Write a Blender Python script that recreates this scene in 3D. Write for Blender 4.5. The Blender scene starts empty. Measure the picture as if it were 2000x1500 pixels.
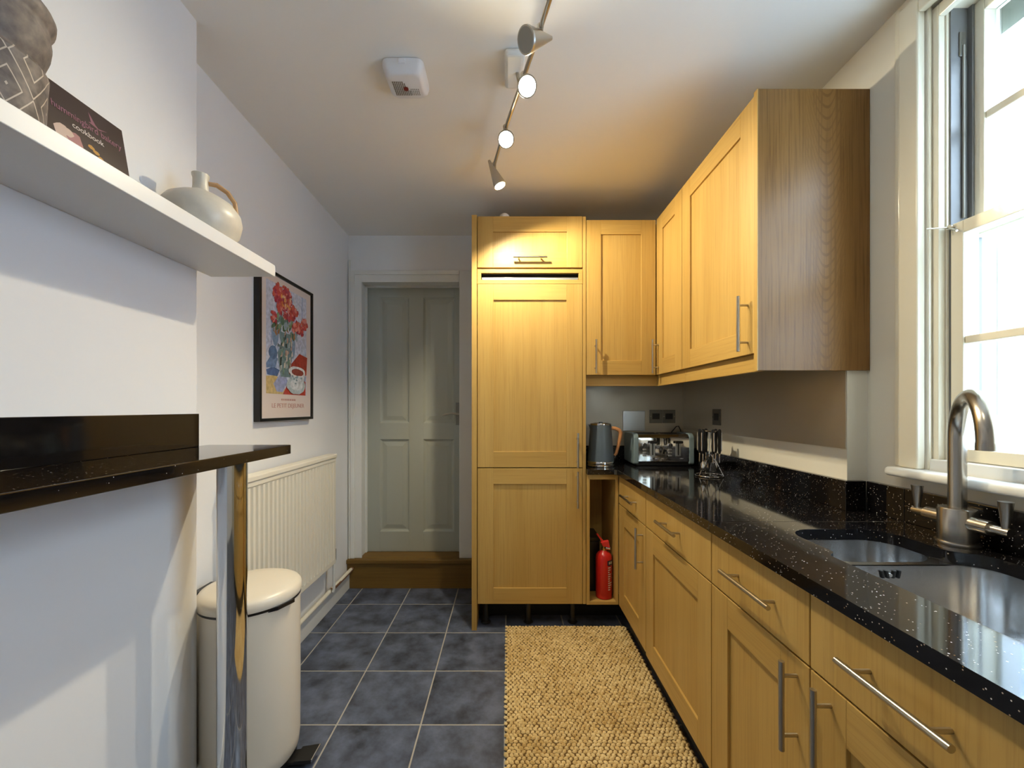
import bpy, bmesh, math, random
from mathutils import Vector, Matrix
random.seed(7)
SC = bpy.context.scene
COL = SC.collection

# ------------------------------------------------------------------ camera
cam_d = bpy.data.cameras.new('camera'); cam = bpy.data.objects.new('camera', cam_d); COL.objects.link(cam)
cam.location = (0, 0, 1.26); cam.rotation_euler = (math.radians(90), 0, 0)
cam_d.sensor_width = 36; cam_d.lens = 803 / 2000 * 36
cam_d.shift_x = 0.004; cam_d.shift_y = 0.0235
cam_d.clip_start = 0.02
SC.camera = cam

# ------------------------------------------------------------------ world, daylight, exposure
W = bpy.data.worlds.new('world'); SC.world = W; W.use_nodes = True
bgn = W.node_tree.nodes['Background']
bgn.inputs['Color'].default_value = (0.66, 0.81, 1.0, 1); bgn.inputs['Strength'].default_value = 18.0
SC.view_settings.view_transform = 'Standard'; SC.view_settings.look = 'None'
SC.view_settings.gamma = 1; SC.view_settings.use_curve_mapping = False
SC.view_settings.exposure = -0.14
def area_portal(name, loc, rot, sx, sy):
    l = bpy.data.lights.new(name, 'AREA'); l.shape = 'RECTANGLE'; l.size = sx; l.size_y = sy
    l.cycles.is_portal = True
    o = bpy.data.objects.new(name, l); COL.objects.link(o); o.location = loc; o.rotation_euler = rot
area_portal('window_portal', (1.47, 0.70, 1.78), (0, math.radians(90), 0), 1.4, 1.0)
WARM = (1.0, 0.875, 0.61)

# ------------------------------------------------------------------ node material helpers
MATS = {}
def new_mat(name):
    m = bpy.data.materials.new(name); m.use_nodes = True
    nt = m.node_tree
    MATS[name] = m
    return m, nt, nt.nodes['Principled BSDF']
def lin(r, g, b):
    f = lambda c: (c / 255 / 12.92) if c / 255 <= 0.04045 else ((c / 255 + 0.055) / 1.055) ** 2.4
    return (f(r), f(g), f(b), 1)
def N(nt, t, **kw):
    n = nt.nodes.new(t)
    for k, v in kw.items(): setattr(n, k, v)
    return n
def _m(nt, op, a, b=None, c=None):
    n = N(nt, 'ShaderNodeMath', operation=op)
    for i, x in enumerate((a, b, c)):
        if x is None: continue
        if isinstance(x, (int, float)): n.inputs[i].default_value = x
        else: nt.links.new(x, n.inputs[i])
    return n.outputs['Value']
def plain(name, col, rough=0.5, metal=0.0, spec=0.5, coat=0.0, emit=None, estr=0.0, bump=0.0, bscale=40, var=0.0):
    m, nt, p = new_mat(name)
    p.inputs['Base Color'].default_value = col
    p.inputs['Roughness'].default_value = rough; p.inputs['Metallic'].default_value = metal
    p.inputs['Specular IOR Level'].default_value = spec
    p.inputs['Coat Weight'].default_value = coat
    if emit: p.inputs['Emission Color'].default_value = emit; p.inputs['Emission Strength'].default_value = estr
    if bump or var:
        tc = N(nt, 'ShaderNodeTexCoord'); no = N(nt, 'ShaderNodeTexNoise')
        no.inputs['Scale'].default_value = bscale; no.inputs['Detail'].default_value = 4
        nt.links.new(tc.outputs['Object'], no.inputs['Vector'])
        if bump:
            b = N(nt, 'ShaderNodeBump'); b.inputs['Strength'].default_value = bump; b.inputs['Distance'].default_value = 0.01
            nt.links.new(no.outputs['Fac'], b.inputs['Height']); nt.links.new(b.outputs['Normal'], p.inputs['Normal'])
        if var:
            mx = N(nt, 'ShaderNodeMix', data_type='RGBA')
            mx.inputs['A'].default_value = tuple(c * (1 - var) for c in col[:3]) + (1,)
            mx.inputs['B'].default_value = tuple(min(1, c * (1 + var)) for c in col[:3]) + (1,)
            nt.links.new(no.outputs['Fac'], mx.inputs['Factor']); nt.links.new(mx.outputs['Result'], p.inputs['Base Color'])
    return m
def wood(name, axis, c_dark, c_mid, c_light, rough=0.42, cathedral=0.0, spec=0.4):
    m, nt, p = new_mat(name)
    tc = N(nt, 'ShaderNodeTexCoord'); oi = N(nt, 'ShaderNodeObjectInfo')
    off = N(nt, 'ShaderNodeVectorMath', operation='SCALE'); off.inputs[0].default_value = (13.1, 7.7, 5.3)
    nt.links.new(oi.outputs['Random'], off.inputs['Scale'])
    add = N(nt, 'ShaderNodeVectorMath', operation='ADD')
    nt.links.new(tc.outputs['Object'], add.inputs[0]); nt.links.new(off.outputs['Vector'], add.inputs[1])
    def mapped(a, l):
        mp = N(nt, 'ShaderNodeMapping'); s = [a, a, a]; s['xyz'.index(axis)] = l
        mp.inputs['Scale'].default_value = s
        nt.links.new(add.outputs['Vector'], mp.inputs['Vector']); return mp
    broad = N(nt, 'ShaderNodeTexNoise'); broad.inputs['Scale'].default_value = 1; broad.inputs['Detail'].default_value = 2
    nt.links.new(mapped(9, 0.7).outputs['Vector'], broad.inputs['Vector'])
    fine = N(nt, 'ShaderNodeTexNoise'); fine.inputs['Scale'].default_value = 1; fine.inputs['Detail'].default_value = 5; fine.inputs['Roughness'].default_value = 0.65
    nt.links.new(mapped(150, 3.2).outputs['Vector'], fine.inputs['Vector'])
    r1 = N(nt, 'ShaderNodeValToRGB'); e = r1.color_ramp.elements
    e[0].position = 0.3; e[0].color = c_mid; e[1].position = 0.7; e[1].color = c_light
    nt.links.new(broad.outputs['Fac'], r1.inputs['Fac'])
    r2 = N(nt, 'ShaderNodeValToRGB'); e = r2.color_ramp.elements
    e[0].position = 0.30; e[0].color = (1, 1, 1, 1); e[1].position = 0.52; e[1].color = (0, 0, 0, 1)
    nt.links.new(fine.outputs['Fac'], r2.inputs['Fac'])
    fac = r2.outputs['Color']
    if cathedral:
        sp = N(nt, 'ShaderNodeSeparateXYZ'); nt.links.new(tc.outputs['Object'], sp.inputs['Vector'])
        a_, l_ = (sp.outputs['X'], sp.outputs['Z']) if axis == 'z' else (sp.outputs['Z'], sp.outputs['X'])
        wob = _m(nt, 'MULTIPLY', broad.outputs['Fac'], 0.05)
        q = _m(nt, 'ADD', _m(nt, 'SUBTRACT', a_, 0.095), wob)
        sq = _m(nt, 'MULTIPLY', _m(nt, 'MULTIPLY', q, q), 42.0)
        fr = _m(nt, 'FRACT', _m(nt, 'MULTIPLY', _m(nt, 'SUBTRACT', l_, sq), 26.0))
        thin = _m(nt, 'LESS_THAN', fr, 0.26)
        near = _m(nt, 'MAXIMUM', _m(nt, 'SUBTRACT', 1.0, _m(nt, 'MULTIPLY', _m(nt, 'ABSOLUTE', q), 9.0)), 0.0)
        amt = _m(nt, 'MULTIPLY', _m(nt, 'MULTIPLY', thin, near), cathedral)
        r3 = N(nt, 'ShaderNodeCombineColor')
        for c in ('Red', 'Green', 'Blue'): nt.links.new(amt, r3.inputs[c])
        mx2 = N(nt, 'ShaderNodeMix', data_type='RGBA', blend_type='LIGHTEN'); mx2.inputs['Factor'].default_value = 1
        nt.links.new(fac, mx2.inputs['A']); nt.links.new(r3.outputs['Color'], mx2.inputs['B']); fac = mx2.outputs['Result']
    sc = N(nt, 'ShaderNodeMath', operation='MULTIPLY'); sc.inputs[1].default_value = 0.38 if not cathedral else 0.7
    nt.links.new(fac, sc.inputs[0])
    mx = N(nt, 'ShaderNodeMix', data_type='RGBA'); mx.inputs['B'].default_value = c_dark
    nt.links.new(sc.outputs['Value'], mx.inputs['Factor']); nt.links.new(r1.outputs['Color'], mx.inputs['A'])
    nt.links.new(mx.outputs['Result'], p.inputs['Base Color'])
    b = N(nt, 'ShaderNodeBump'); b.inputs['Strength'].default_value = 0.08; b.inputs['Distance'].default_value = 0.002
    nt.links.new(fine.outputs['Fac'], b.inputs['Height']); nt.links.new(b.outputs['Normal'], p.inputs['Normal'])
    p.inputs['Roughness'].default_value = rough; p.inputs['Specular IOR Level'].default_value = spec
    return m
OD, OM, OL = lin(148, 112, 54), lin(186, 149, 79), lin(198, 163, 94)
for ax in 'xyz': wood('oak_' + ax, ax, OD, OM, OL)
wood('oak_end', 'z', lin(92, 60, 26), lin(134, 97, 52), lin(144, 106, 60), rough=0.3, cathedral=0.6, spec=0.25)
wood('step_wood', 'x', lin(70, 48, 18), lin(112, 84, 34), lin(124, 94, 42), rough=0.5)
wood('ash_handle', 'z', lin(160, 100, 55), lin(200, 140, 90), lin(210, 155, 100), rough=0.5)
plain('wall_paint', lin(234, 234, 235), 0.6, bump=0.04, bscale=30)
plain('ceiling_paint', lin(242, 240, 236), 0.8, bump=0.03, bscale=25)
plain('window_wall_paint', lin(232, 227, 212), 0.6, bump=0.04, bscale=30)
plain('gloss_cream', lin(236, 229, 208), 0.16, bump=0.015, bscale=60)
plain('gloss_white', lin(226, 226, 222), 0.28)
plain('door_paint', lin(172, 175, 166), 0.35)
plain('shelf_white', lin(226, 226, 225), 0.35)
plain('radiator_cream', lin(232, 226, 210), 0.35)
plain('bin_cream', lin(228, 218, 200), 0.32)
plain('black_plastic', lin(22, 22, 24), 0.35)
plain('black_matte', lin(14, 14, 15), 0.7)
plain('plinth_dark', lin(70, 68, 62), 0.5)
plain('steel', lin(190, 184, 172), 0.28, metal=1)
plain('chrome', lin(225, 225, 225), 0.06, metal=1)
plain('nickel', lin(190, 184, 174), 0.24, metal=1)
plain('alu', lin(200, 200, 198), 0.35, metal=1)
plain('socket_steel', lin(128, 126, 120), 0.38, metal=1)
plain('plate_steel', lin(200, 204, 210), 0.3, metal=1)
plain('kettle_grey', lin(84, 96, 106), 0.38)
plain('toaster_grey', lin(128, 146, 152), 0.4)
plain('red_paint', lin(196, 34, 28), 0.3)
plain('red_plastic', lin(214, 46, 40), 0.4)
plain('navy_print', lin(28, 34, 66), 0.4)
plain('white_print', lin(225, 220, 210), 0.5)
plain('brass', lin(190, 160, 100), 0.3, metal=1)
plain('white_plastic', lin(232, 232, 236), 0.4)
plain('grille_grey', lin(120, 116, 110), 0.6)
plain('red_led', lin(120, 30, 25), 0.3)
plain('grout', lin(176, 172, 164), 0.9)
plain('grey_channel', lin(112, 112, 112), 0.35)
plain('picture_black', lin(16, 17, 20), 0.3)
plain('paper', lin(222, 208, 200), 0.7)
plain('print_text', lin(190, 140, 130), 0.7)
plain('ceramic_cream', lin(216, 208, 192), 0.35, var=0.08, bscale=60)
plain('cane', lin(190, 150, 105), 0.5)
plain('book_brown', lin(48, 30, 30), 0.4)
plain('book_pages', lin(225, 215, 195), 0.7)
plain('book_pink', lin(150, 100, 120), 0.4)
plain('book_white', lin(220, 210, 205), 0.4)
plain('cake_cream', lin(205, 180, 165), 0.5); plain('cake_pink', lin(170, 120, 120), 0.5)
plain('cake_gold', lin(190, 140, 60), 0.5); plain('cake_red', lin(180, 50, 50), 0.5)
plain('copper', lin(150, 110, 80), 0.45, metal=0.4)
plain('exterior_white', lin(238, 240, 240), 0.8)
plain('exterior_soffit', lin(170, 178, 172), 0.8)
plain('lamp_grey', lin(150, 148, 140), 0.5)
plain('bulb_lit', (1, 1, 1, 1), 0.5, emit=(1, 0.93, 0.78, 1), estr=30)
plain('jute_base', lin(104, 80, 44), 0.95)
# granite with mirror flecks
def granite():
    m, nt, p = new_mat('granite')
    tc = N(nt, 'ShaderNodeTexCoord')
    def flecks(scale, keep, size, seed):
        mp = N(nt, 'ShaderNodeMapping'); mp.inputs['Location'].default_value = (seed, seed * 1.7, seed * .3)
        nt.links.new(tc.outputs['Object'], mp.inputs['Vector'])
        v = N(nt, 'ShaderNodeTexVoronoi'); v.inputs['Scale'].default_value = scale
        nt.links.new(mp.outputs['Vector'], v.inputs['Vector'])
        lt = N(nt, 'ShaderNodeMath', operation='LESS_THAN'); lt.inputs[1].default_value = size
        nt.links.new(v.outputs['Distance'], lt.inputs[0])
        sp = N(nt, 'ShaderNodeSeparateColor'); nt.links.new(v.outputs['Color'], sp.inputs['Color'])
        k = N(nt, 'ShaderNodeMath', operation='GREATER_THAN'); k.inputs[1].default_value = 1 - keep
        nt.links.new(sp.outputs['Red'], k.inputs[0])
        mu = N(nt, 'ShaderNodeMath', operation='MULTIPLY'); nt.links.new(lt.outputs['Value'], mu.inputs[0]); nt.links.new(k.outputs['Value'], mu.inputs[1])
        return mu.outputs['Value'], sp.outputs['Green']
    a, ga = flecks(150, 0.045, 0.20, 1.0); b, gb = flecks(300, 0.045, 0.30, 4.2)
    mxv = N(nt, 'ShaderNodeMath', operation='MAXIMUM'); nt.links.new(a, mxv.inputs[0]); nt.links.new(b, mxv.inputs[1])
    cr = N(nt, 'ShaderNodeValToRGB'); e = cr.color_ramp.elements
    e[0].color = lin(150, 120, 80); e[1].color = lin(235, 235, 240)
    nt.links.new(ga, cr.inputs['Fac'])
    mx = N(nt, 'ShaderNodeMix', data_type='RGBA'); mx.inputs['A'].default_value = lin(17, 16, 18)
    nt.links.new(mxv.outputs['Value'], mx.inputs['Factor']); nt.links.new(cr.outputs['Color'], mx.inputs['B'])
    nt.links.new(mx.outputs['Result'], p.inputs['Base Color'])
    p.inputs['Roughness'].default_value = 0.07; p.inputs['Specular IOR Level'].default_value = 0.75
granite()
def slate():
    m, nt, p = new_mat('slate_tile')
    tc = N(nt, 'ShaderNodeTexCoord'); oi = N(nt, 'ShaderNodeObjectInfo')
    off = N(nt, 'ShaderNodeVectorMath', operation='SCALE'); off.inputs[0].default_value = (31, 17, 9)
    nt.links.new(oi.outputs['Random'], off.inputs['Scale'])
    add = N(nt, 'ShaderNodeVectorMath', operation='ADD'); nt.links.new(tc.outputs['Object'], add.inputs[0]); nt.links.new(off.outputs['Vector'], add.inputs[1])
    no = N(nt, 'ShaderNodeTexNoise'); no.inputs['Scale'].default_value = 9; no.inputs['Detail'].default_value = 7; no.inputs['Roughness'].default_value = 0.62
    nt.links.new(add.outputs['Vector'], no.inputs['Vector'])
    cr = N(nt, 'ShaderNodeValToRGB'); e = cr.color_ramp.elements
    e[0].position = 0.3; e[0].color = lin(43, 47, 58); e[1].position = 0.70; e[1].color = lin(108, 118, 142)
    nt.links.new(no.outputs['Fac'], cr.inputs['Fac']); nt.links.new(cr.outputs['Color'], p.inputs['Base Color'])
    rr = N(nt, 'ShaderNodeMapRange'); rr.inputs['To Min'].default_value = 0.45; rr.inputs['To Max'].default_value = 0.3
    nt.links.new(no.outputs['Fac'], rr.inputs['Value']); nt.links.new(rr.outputs['Result'], p.inputs['Roughness'])
    b = N(nt, 'ShaderNodeBump'); b.inputs['Strength'].default_value = 0.15; b.inputs['Distance'].default_value = 0.004
    nt.links.new(no.outputs['Fac'], b.inputs['Height']); nt.links.new(b.outputs['Normal'], p.inputs['Normal'])
slate()
def brushed(name, axis, col, rough, bump, wob=0.0):
    m, nt, p = new_mat(name)
    tc = N(nt, 'ShaderNodeTexCoord'); mp = N(nt, 'ShaderNodeMapping'); s = [500, 500, 500]; s['xyz'.index(axis)] = 6
    mp.inputs['Scale'].default_value = s; nt.links.new(tc.outputs['Object'], mp.inputs['Vector'])
    no = N(nt, 'ShaderNodeTexNoise'); no.inputs['Scale'].default_value = 1; no.inputs['Detail'].default_value = 2
    nt.links.new(mp.outputs['Vector'], no.inputs['Vector'])
    b = N(nt, 'ShaderNodeBump'); b.inputs['Strength'].default_value = bump; b.inputs['Distance'].default_value = 0.001
    nt.links.new(no.outputs['Fac'], b.inputs['Height'])
    last = b
    if wob:
        n2 = N(nt, 'ShaderNodeTexNoise'); n2.inputs['Scale'].default_value = 3.5; n2.inputs['Detail'].default_value = 1
        nt.links.new(tc.outputs['Object'], n2.inputs['Vector'])
        b2 = N(nt, 'ShaderNodeBump'); b2.inputs['Strength'].default_value = wob; b2.inputs['Distance'].default_value = 0.05
        nt.links.new(n2.outputs['Fac'], b2.inputs['Height']); nt.links.new(b.outputs['Normal'], b2.inputs['Normal']); last = b2
    nt.links.new(last.outputs['Normal'], p.inputs['Normal'])
    p.inputs['Base Color'].default_value = col; p.inputs['Metallic'].default_value = 0.55 if wob else 1; p.inputs['Roughness'].default_value = rough
brushed('splash_steel', 'z', lin(196, 188, 172), 0.32, 0.25, wob=0.25)
plain('sink_steel', lin(205, 205, 205), 0.2, metal=1)
def jute():
    m, nt, p = new_mat('jute')
    tc = N(nt, 'ShaderNodeTexCoord')
    no = N(nt, 'ShaderNodeTexNoise'); no.inputs['Scale'].default_value = 45; no.inputs['Detail'].default_value = 3
    n2 = N(nt, 'ShaderNodeTexNoise'); n2.inputs['Scale'].default_value = 3; n2.inputs['Detail'].default_value = 2
    nt.links.new(tc.outputs['Object'], no.inputs['Vector']); nt.links.new(tc.outputs['Object'], n2.inputs['Vector'])
    av = N(nt, 'ShaderNodeMath', operation='MULTIPLY_ADD'); av.inputs[1].default_value = 0.6
    sc = N(nt, 'ShaderNodeMath', operation='MULTIPLY'); sc.inputs[1].default_value = 0.4
    nt.links.new(n2.outputs['Fac'], sc.inputs[0]); nt.links.new(no.outputs['Fac'], av.inputs[0]); nt.links.new(sc.outputs['Value'], av.inputs[2])
    cr = N(nt, 'ShaderNodeValToRGB'); e = cr.color_ramp.elements
    e[0].position = 0.34; e[0].color = lin(196, 162, 98); e[1].position = 0.6; e[1].color = lin(238, 214, 160)
    nt.links.new(av.outputs['Value'], cr.inputs['Fac']); nt.links.new(cr.outputs['Color'], p.inputs['Base Color'])
    p.inputs['Roughness'].default_value = 0.9
jute()
def carved():
    m, nt, p = new_mat('carved_stone')
    tc = N(nt, 'ShaderNodeTexCoord'); sp = N(nt, 'ShaderNodeSeparateXYZ'); nt.links.new(tc.outputs['Object'], sp.inputs['Vector'])
    M = lambda op, a, b=None, c=None: _m(nt, op, a, b, c)
    ang = M('ARCTAN2', sp.outputs['Y'], sp.outputs['X'])
    u = M('FRACT', M('MULTIPLY', M('ADD', ang, 10.2), 1.15)); v = M('FRACT', M('MULTIPLY', M('ADD', sp.outputs['Z'], 1.02), 9.0))
    d = M('ADD', M('ABSOLUTE', M('SUBTRACT', u, 0.5)), M('ABSOLUTE', M('SUBTRACT', v, 0.5)))
    line = M('LESS_THAN', M('FRACT', M('MULTIPLY', d, 4.0)), 0.12)
    zone = M('LESS_THAN', sp.outputs['Z'], 0.105)
    line = M('MULTIPLY', line, zone)
    no = N(nt, 'ShaderNodeTexNoise'); no.inputs['Scale'].default_value = 55; no.inputs['Detail'].default_value = 5
    nt.links.new(tc.outputs['Object'], no.inputs['Vector'])
    cr = N(nt, 'ShaderNodeValToRGB'); e = cr.color_ramp.elements
    e[0].position = 0.3; e[0].color = lin(78, 70, 66); e[1].position = 0.7; e[1].color = lin(128, 116, 108)
    nt.links.new(no.outputs['Fac'], cr.inputs['Fac'])
    mx = N(nt, 'ShaderNodeMix', data_type='RGBA'); mx.inputs['B'].default_value = lin(196, 182, 166)
    nt.links.new(line, mx.inputs['Factor']); nt.links.new(cr.outputs['Color'], mx.inputs['A']); nt.links.new(mx.outputs['Result'], p.inputs['Base Color'])
    h = M('SUBTRACT', M('MULTIPLY', no.outputs['Fac'], 0.3), line)
    b = N(nt, 'ShaderNodeBump'); b.inputs['Strength'].default_value = 0.4; b.inputs['Distance'].default_value = 0.003
    nt.links.new(h, b.inputs['Height']); nt.links.new(b.outputs['Normal'], p.inputs['Normal'])
    p.inputs['Roughness'].default_value = 0.6
carved()
def glass_pane():
    m, nt, p = new_mat('window_glass')
    nt.nodes.remove(p); out = nt.nodes['Material Output']
    tr = N(nt, 'ShaderNodeBsdfTransparent'); gl = N(nt, 'ShaderNodeBsdfGlossy'); gl.inputs['Roughness'].default_value = 0.02
    tr.inputs['Color'].default_value = (0.93, 0.96, 0.96, 1)
    lw = N(nt, 'ShaderNodeLayerWeight'); lw.inputs['Blend'].default_value = 0.5
    fc = _m(nt, 'MULTIPLY_ADD', _m(nt, 'POWER', lw.outputs['Facing'], 5.0), 0.9, 0.04)
    mx = N(nt, 'ShaderNodeMixShader'); nt.links.new(fc, mx.inputs['Fac'])
    nt.links.new(tr.outputs['BSDF'], mx.inputs[1]); nt.links.new(gl.outputs['BSDF'], mx.inputs[2]); nt.links.new(mx.outputs['Shader'], out.inputs['Surface'])
glass_pane()
def brickwall():
    m, nt, p = new_mat('pale_brick')
    tc = N(nt, 'ShaderNodeTexCoord'); mp = N(nt, 'ShaderNodeMapping'); mp.inputs['Rotation'].default_value = (0, math.radians(90), 0)
    sw = N(nt, 'ShaderNodeSeparateXYZ'); cb = N(nt, 'ShaderNodeCombineXYZ')
    nt.links.new(tc.outputs['Object'], sw.inputs['Vector']); nt.links.new(sw.outputs['Y'], cb.inputs['X']); nt.links.new(sw.outputs['Z'], cb.inputs['Y'])
    br = N(nt, 'ShaderNodeTexBrick'); br.inputs['Scale'].default_value = 4.4
    br.inputs['Color1'].default_value = lin(176, 188, 204); br.inputs['Color2'].default_value = lin(150, 164, 186); br.inputs['Mortar'].default_value = lin(210, 214, 220)
    br.inputs['Mortar Size'].default_value = 0.02
    nt.links.new(cb.outputs['Vector'], br.inputs['Vector']); nt.links.new(br.outputs['Color'], p.inputs['Base Color']); p.inputs['Roughness'].default_value = 0.9
brickwall()
def painted():
    m, nt, p = new_mat('art_print')
    a = N(nt, 'ShaderNodeAttribute'); a.attribute_name = 'Col'
    tc = N(nt, 'ShaderNodeTexCoord'); no = N(nt, 'ShaderNodeTexNoise'); no.inputs['Scale'].default_value = 60; no.inputs['Detail'].default_value = 3
    nt.links.new(tc.outputs['Object'], no.inputs['Vector'])
    hs = N(nt, 'ShaderNodeHueSaturation'); nt.links.new(a.outputs['Color'], hs.inputs['Color'])
    mr = N(nt, 'ShaderNodeMapRange'); mr.inputs['From Min'].default_value = 0.3; mr.inputs['From Max'].default_value = 0.7; mr.inputs['To Min'].default_value = 0.8; mr.inputs['To Max'].default_value = 1.2
    nt.links.new(no.outputs['Fac'], mr.inputs['Value']); nt.links.new(mr.outputs['Result'], hs.inputs['Value'])
    nt.links.new(hs.outputs['Color'], p.inputs['Base Color']); p.inputs['Roughness'].default_value = 0.35
painted()

# ------------------------------------------------------------------ mesh helpers
ORG = {}
class MB:
    def __init__(s): s.bm = bmesh.new()
    def box(s, x0, x1, y0, y1, z0, z1):
        vs = [s.bm.verts.new((x, y, z)) for z in (z0, z1) for x, y in ((x0, y0), (x1, y0), (x1, y1), (x0, y1))]
        for f in ((3, 2, 1, 0), (4, 5, 6, 7), (0, 1, 5, 4), (1, 2, 6, 5), (2, 3, 7, 6), (3, 0, 4, 7)): s.bm.faces.new([vs[i] for i in f])
        return s
    def hexa(s, pts):   # bottom 4, top 4
        vs = [s.bm.verts.new(p) for p in pts]
        for f in ((3, 2, 1, 0), (4, 5, 6, 7), (0, 1, 5, 4), (1, 2, 6, 5), (2, 3, 7, 6), (3, 0, 4, 7)): s.bm.faces.new([vs[i] for i in f])
        return s
    def cyl(s, p0, p1, r0, r1=None, n=20):
        r1 = r0 if r1 is None else r1
        p0, p1 = Vector(p0), Vector(p1); d = (p1 - p0).normalized()
        a = d.orthogonal().normalized(); b = d.cross(a)
        R = []
        for p, r in ((p0, r0), (p1, r1)):
            R.append([s.bm.verts.new(p + (a * math.cos(t) + b * math.sin(t)) * max(r, 1e-5)) for t in (2 * math.pi * k / n for k in range(n))])
        for k in range(n): s.bm.faces.new((R[0][k], R[0][(k + 1) % n], R[1][(k + 1) % n], R[1][k]))
        s.bm.faces.new(R[0][::-1]); s.bm.faces.new(R[1]); return s
    def lathe(s, c, prof, n=32, sx=1, sy=1):
        rings = []
        for r, z in prof:
            rings.append([s.bm.verts.new((c[0] + r * sx * math.cos(2 * math.pi * k / n), c[1] + r * sy * math.sin(2 * math.pi * k / n), c[2] + z)) for k in range(n)])
        for A, B in zip(rings, rings[1:]):
            for k in range(n): s.bm.faces.new((A[k], A[(k + 1) % n], B[(k + 1) % n], B[k]))
        s.bm.faces.new(rings[0][::-1]); s.bm.faces.new(rings[-1]); return s
    def tube(s, path, r, n=12, closed=False):
        P = [Vector(p) for p in path]; m = len(P); rings = []; prev = None
        rs = r if isinstance(r, (list, tuple)) else [r] * m
        for i, p in enumerate(P):
            if closed: d = P[(i + 1) % m] - P[i - 1]
            else: d = P[min(i + 1, m - 1)] - P[max(i - 1, 0)]
            d.normalize()
            a = d.orthogonal().normalized() if prev is None else (prev - d * prev.dot(d)).normalized()
            prev = a; b = d.cross(a)
            rings.append([s.bm.verts.new(p + (a * math.cos(2 * math.pi * k / n) + b * math.sin(2 * math.pi * k / n)) * rs[i]) for k in range(n)])
        pr = list(zip(rings, rings[1:])) + ([(rings[-1], rings[0])] if closed else [])
        for A, B in pr:
            for k in range(n): s.bm.faces.new((A[k], A[(k + 1) % n], B[(k + 1) % n], B[k]))
        if not closed: s.bm.faces.new(rings[0][::-1]); s.bm.faces.new(rings[-1])
        return s
    def prism(s, poly, z0, z1, holes=()):   # polygon in XY, extruded in z
        edges = []
        for loop in [poly] + list(holes):
            vs = [s.bm.verts.new((x, y, z1)) for x, y in loop]
            edges += [s.bm.edges.new((vs[i], vs[(i + 1) % len(vs)])) for i in range(len(vs))]
        r = bmesh.ops.triangle_fill(s.bm, use_beauty=True, use_dissolve=False, edges=edges)
        fs = [g for g in r['geom'] if isinstance(g, bmesh.types.BMFace)]
        for f in fs:
            f.normal_update()
            if f.normal.z < 0: f.normal_flip()
        e = bmesh.ops.extrude_face_region(s.bm, geom=fs)
        nv = [g for g in e['geom'] if isinstance(g, bmesh.types.BMVert)]
        bmesh.ops.translate(s.bm, verts=nv, vec=(0, 0, z0 - z1))
        return s
    def build(s, name, mat, parent=None, org=None, bevel=0.0, smooth=True, seg=2, angle=35, recalc=True):
        bm = s.bm
        if recalc: bmesh.ops.recalc_face_normals(bm, faces=bm.faces[:])
        if bevel:
            ed = [e for e in bm.edges if len(e.link_faces) == 2 and e.calc_face_angle(0) > 0.6]
            bmesh.ops.bevel(bm, geom=ed, offset=bevel, segments=seg, affect='EDGES', profile=0.5, clamp_overlap=True)
        o0 = Vector(ORG[parent.name]) if parent else Vector((0, 0, 0))
        own = Vector(org) if org is not None else o0
        bmesh.ops.translate(bm, verts=bm.verts[:], vec=-own)
        me = bpy.data.meshes.new(name); bm.to_mesh(me); bm.free()
        if smooth:
            for p in me.polygons: p.use_smooth = True
            me.set_sharp_from_angle(angle=math.radians(14 if bevel and angle == 35 else angle))
        me.materials.append(MATS[mat])
        o = bpy.data.objects.new(name, me); COL.objects.link(o)
        if parent: o.parent = parent
        o.location = own - o0
        ORG[o.name] = own[:]
        return o
def tag(o, label=None, cat=None, group=None, kind=None):
    if label: o['label'] = label
    if cat: o['category'] = cat
    if group: o['group'] = group
    if kind: o['kind'] = kind
    return o
def thing(name, loc, label, cat, group=None):
    o = bpy.data.objects.new(name, None); COL.objects.link(o); o.location = loc; o.empty_display_size = 0.05
    ORG[o.name] = tuple(loc); return tag(o, label, cat, group)
def struct(o): return tag(o, kind='structure')
def rounded(corners, n=6):   # [(x,y,r)] -> loop
    out = []; m = len(corners)
    for i in range(m):
        x, y, r = corners[i]; P = Vector((x, y)); A = Vector(corners[i - 1][:2]); B = Vector(corners[(i + 1) % m][:2])
        if r <= 0: out.append((x, y)); continue
        u = (A - P).normalized(); v = (B - P).normalized()
        ang = math.acos(max(-1, min(1, u.dot(v)))); t = r / math.tan(ang / 2)
        c = P + (u + v).normalized() * (r / math.sin(ang / 2))
        s0 = P + u * t - c; s1 = P + v * t - c
        a0 = math.atan2(s0.y, s0.x); a1 = math.atan2(s1.y, s1.x); d = (a1 - a0 + math.pi) % (2 * math.pi) - math.pi
        for k in range(n + 1):
            a = a0 + d * k / n; out.append((c.x + r * math.cos(a), c.y + r * math.sin(a)))
    return out
def rrect(x0, x1, y0, y1, r, n=6): return rounded([(x0, y0, r), (x1, y0, r), (x1, y1, r), (x0, y1, r)], n)
def text_mesh(name, body, size, mat, parent, M, extrude=0.0004, align='LEFT', shear=0.0, sx=1.0):
    cu = bpy.data.curves.new(name, 'FONT'); cu.body = body; cu.size = size; cu.extrude = extrude; cu.align_x = align; cu.shear = shear
    t = bpy.data.objects.new('tmp', cu); COL.objects.link(t); bpy.context.view_layer.update()
    me = bpy.data.meshes.new_from_object(t.evaluated_get(bpy.context.evaluated_depsgraph_get()))
    bpy.data.objects.remove(t); bpy.data.curves.remove(cu)
    o0 = Vector(ORG[parent.name])
    me.transform(Matrix.Translation(-o0) @ M @ Matrix.Diagonal((sx, 1, 1, 1)))
    me.materials.clear(); me.materials.append(MATS[mat]); me.name = name
    o = bpy.data.objects.new(name, me); COL.objects.link(o); o.parent = parent; ORG[o.name] = o0[:]
    return o

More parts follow.
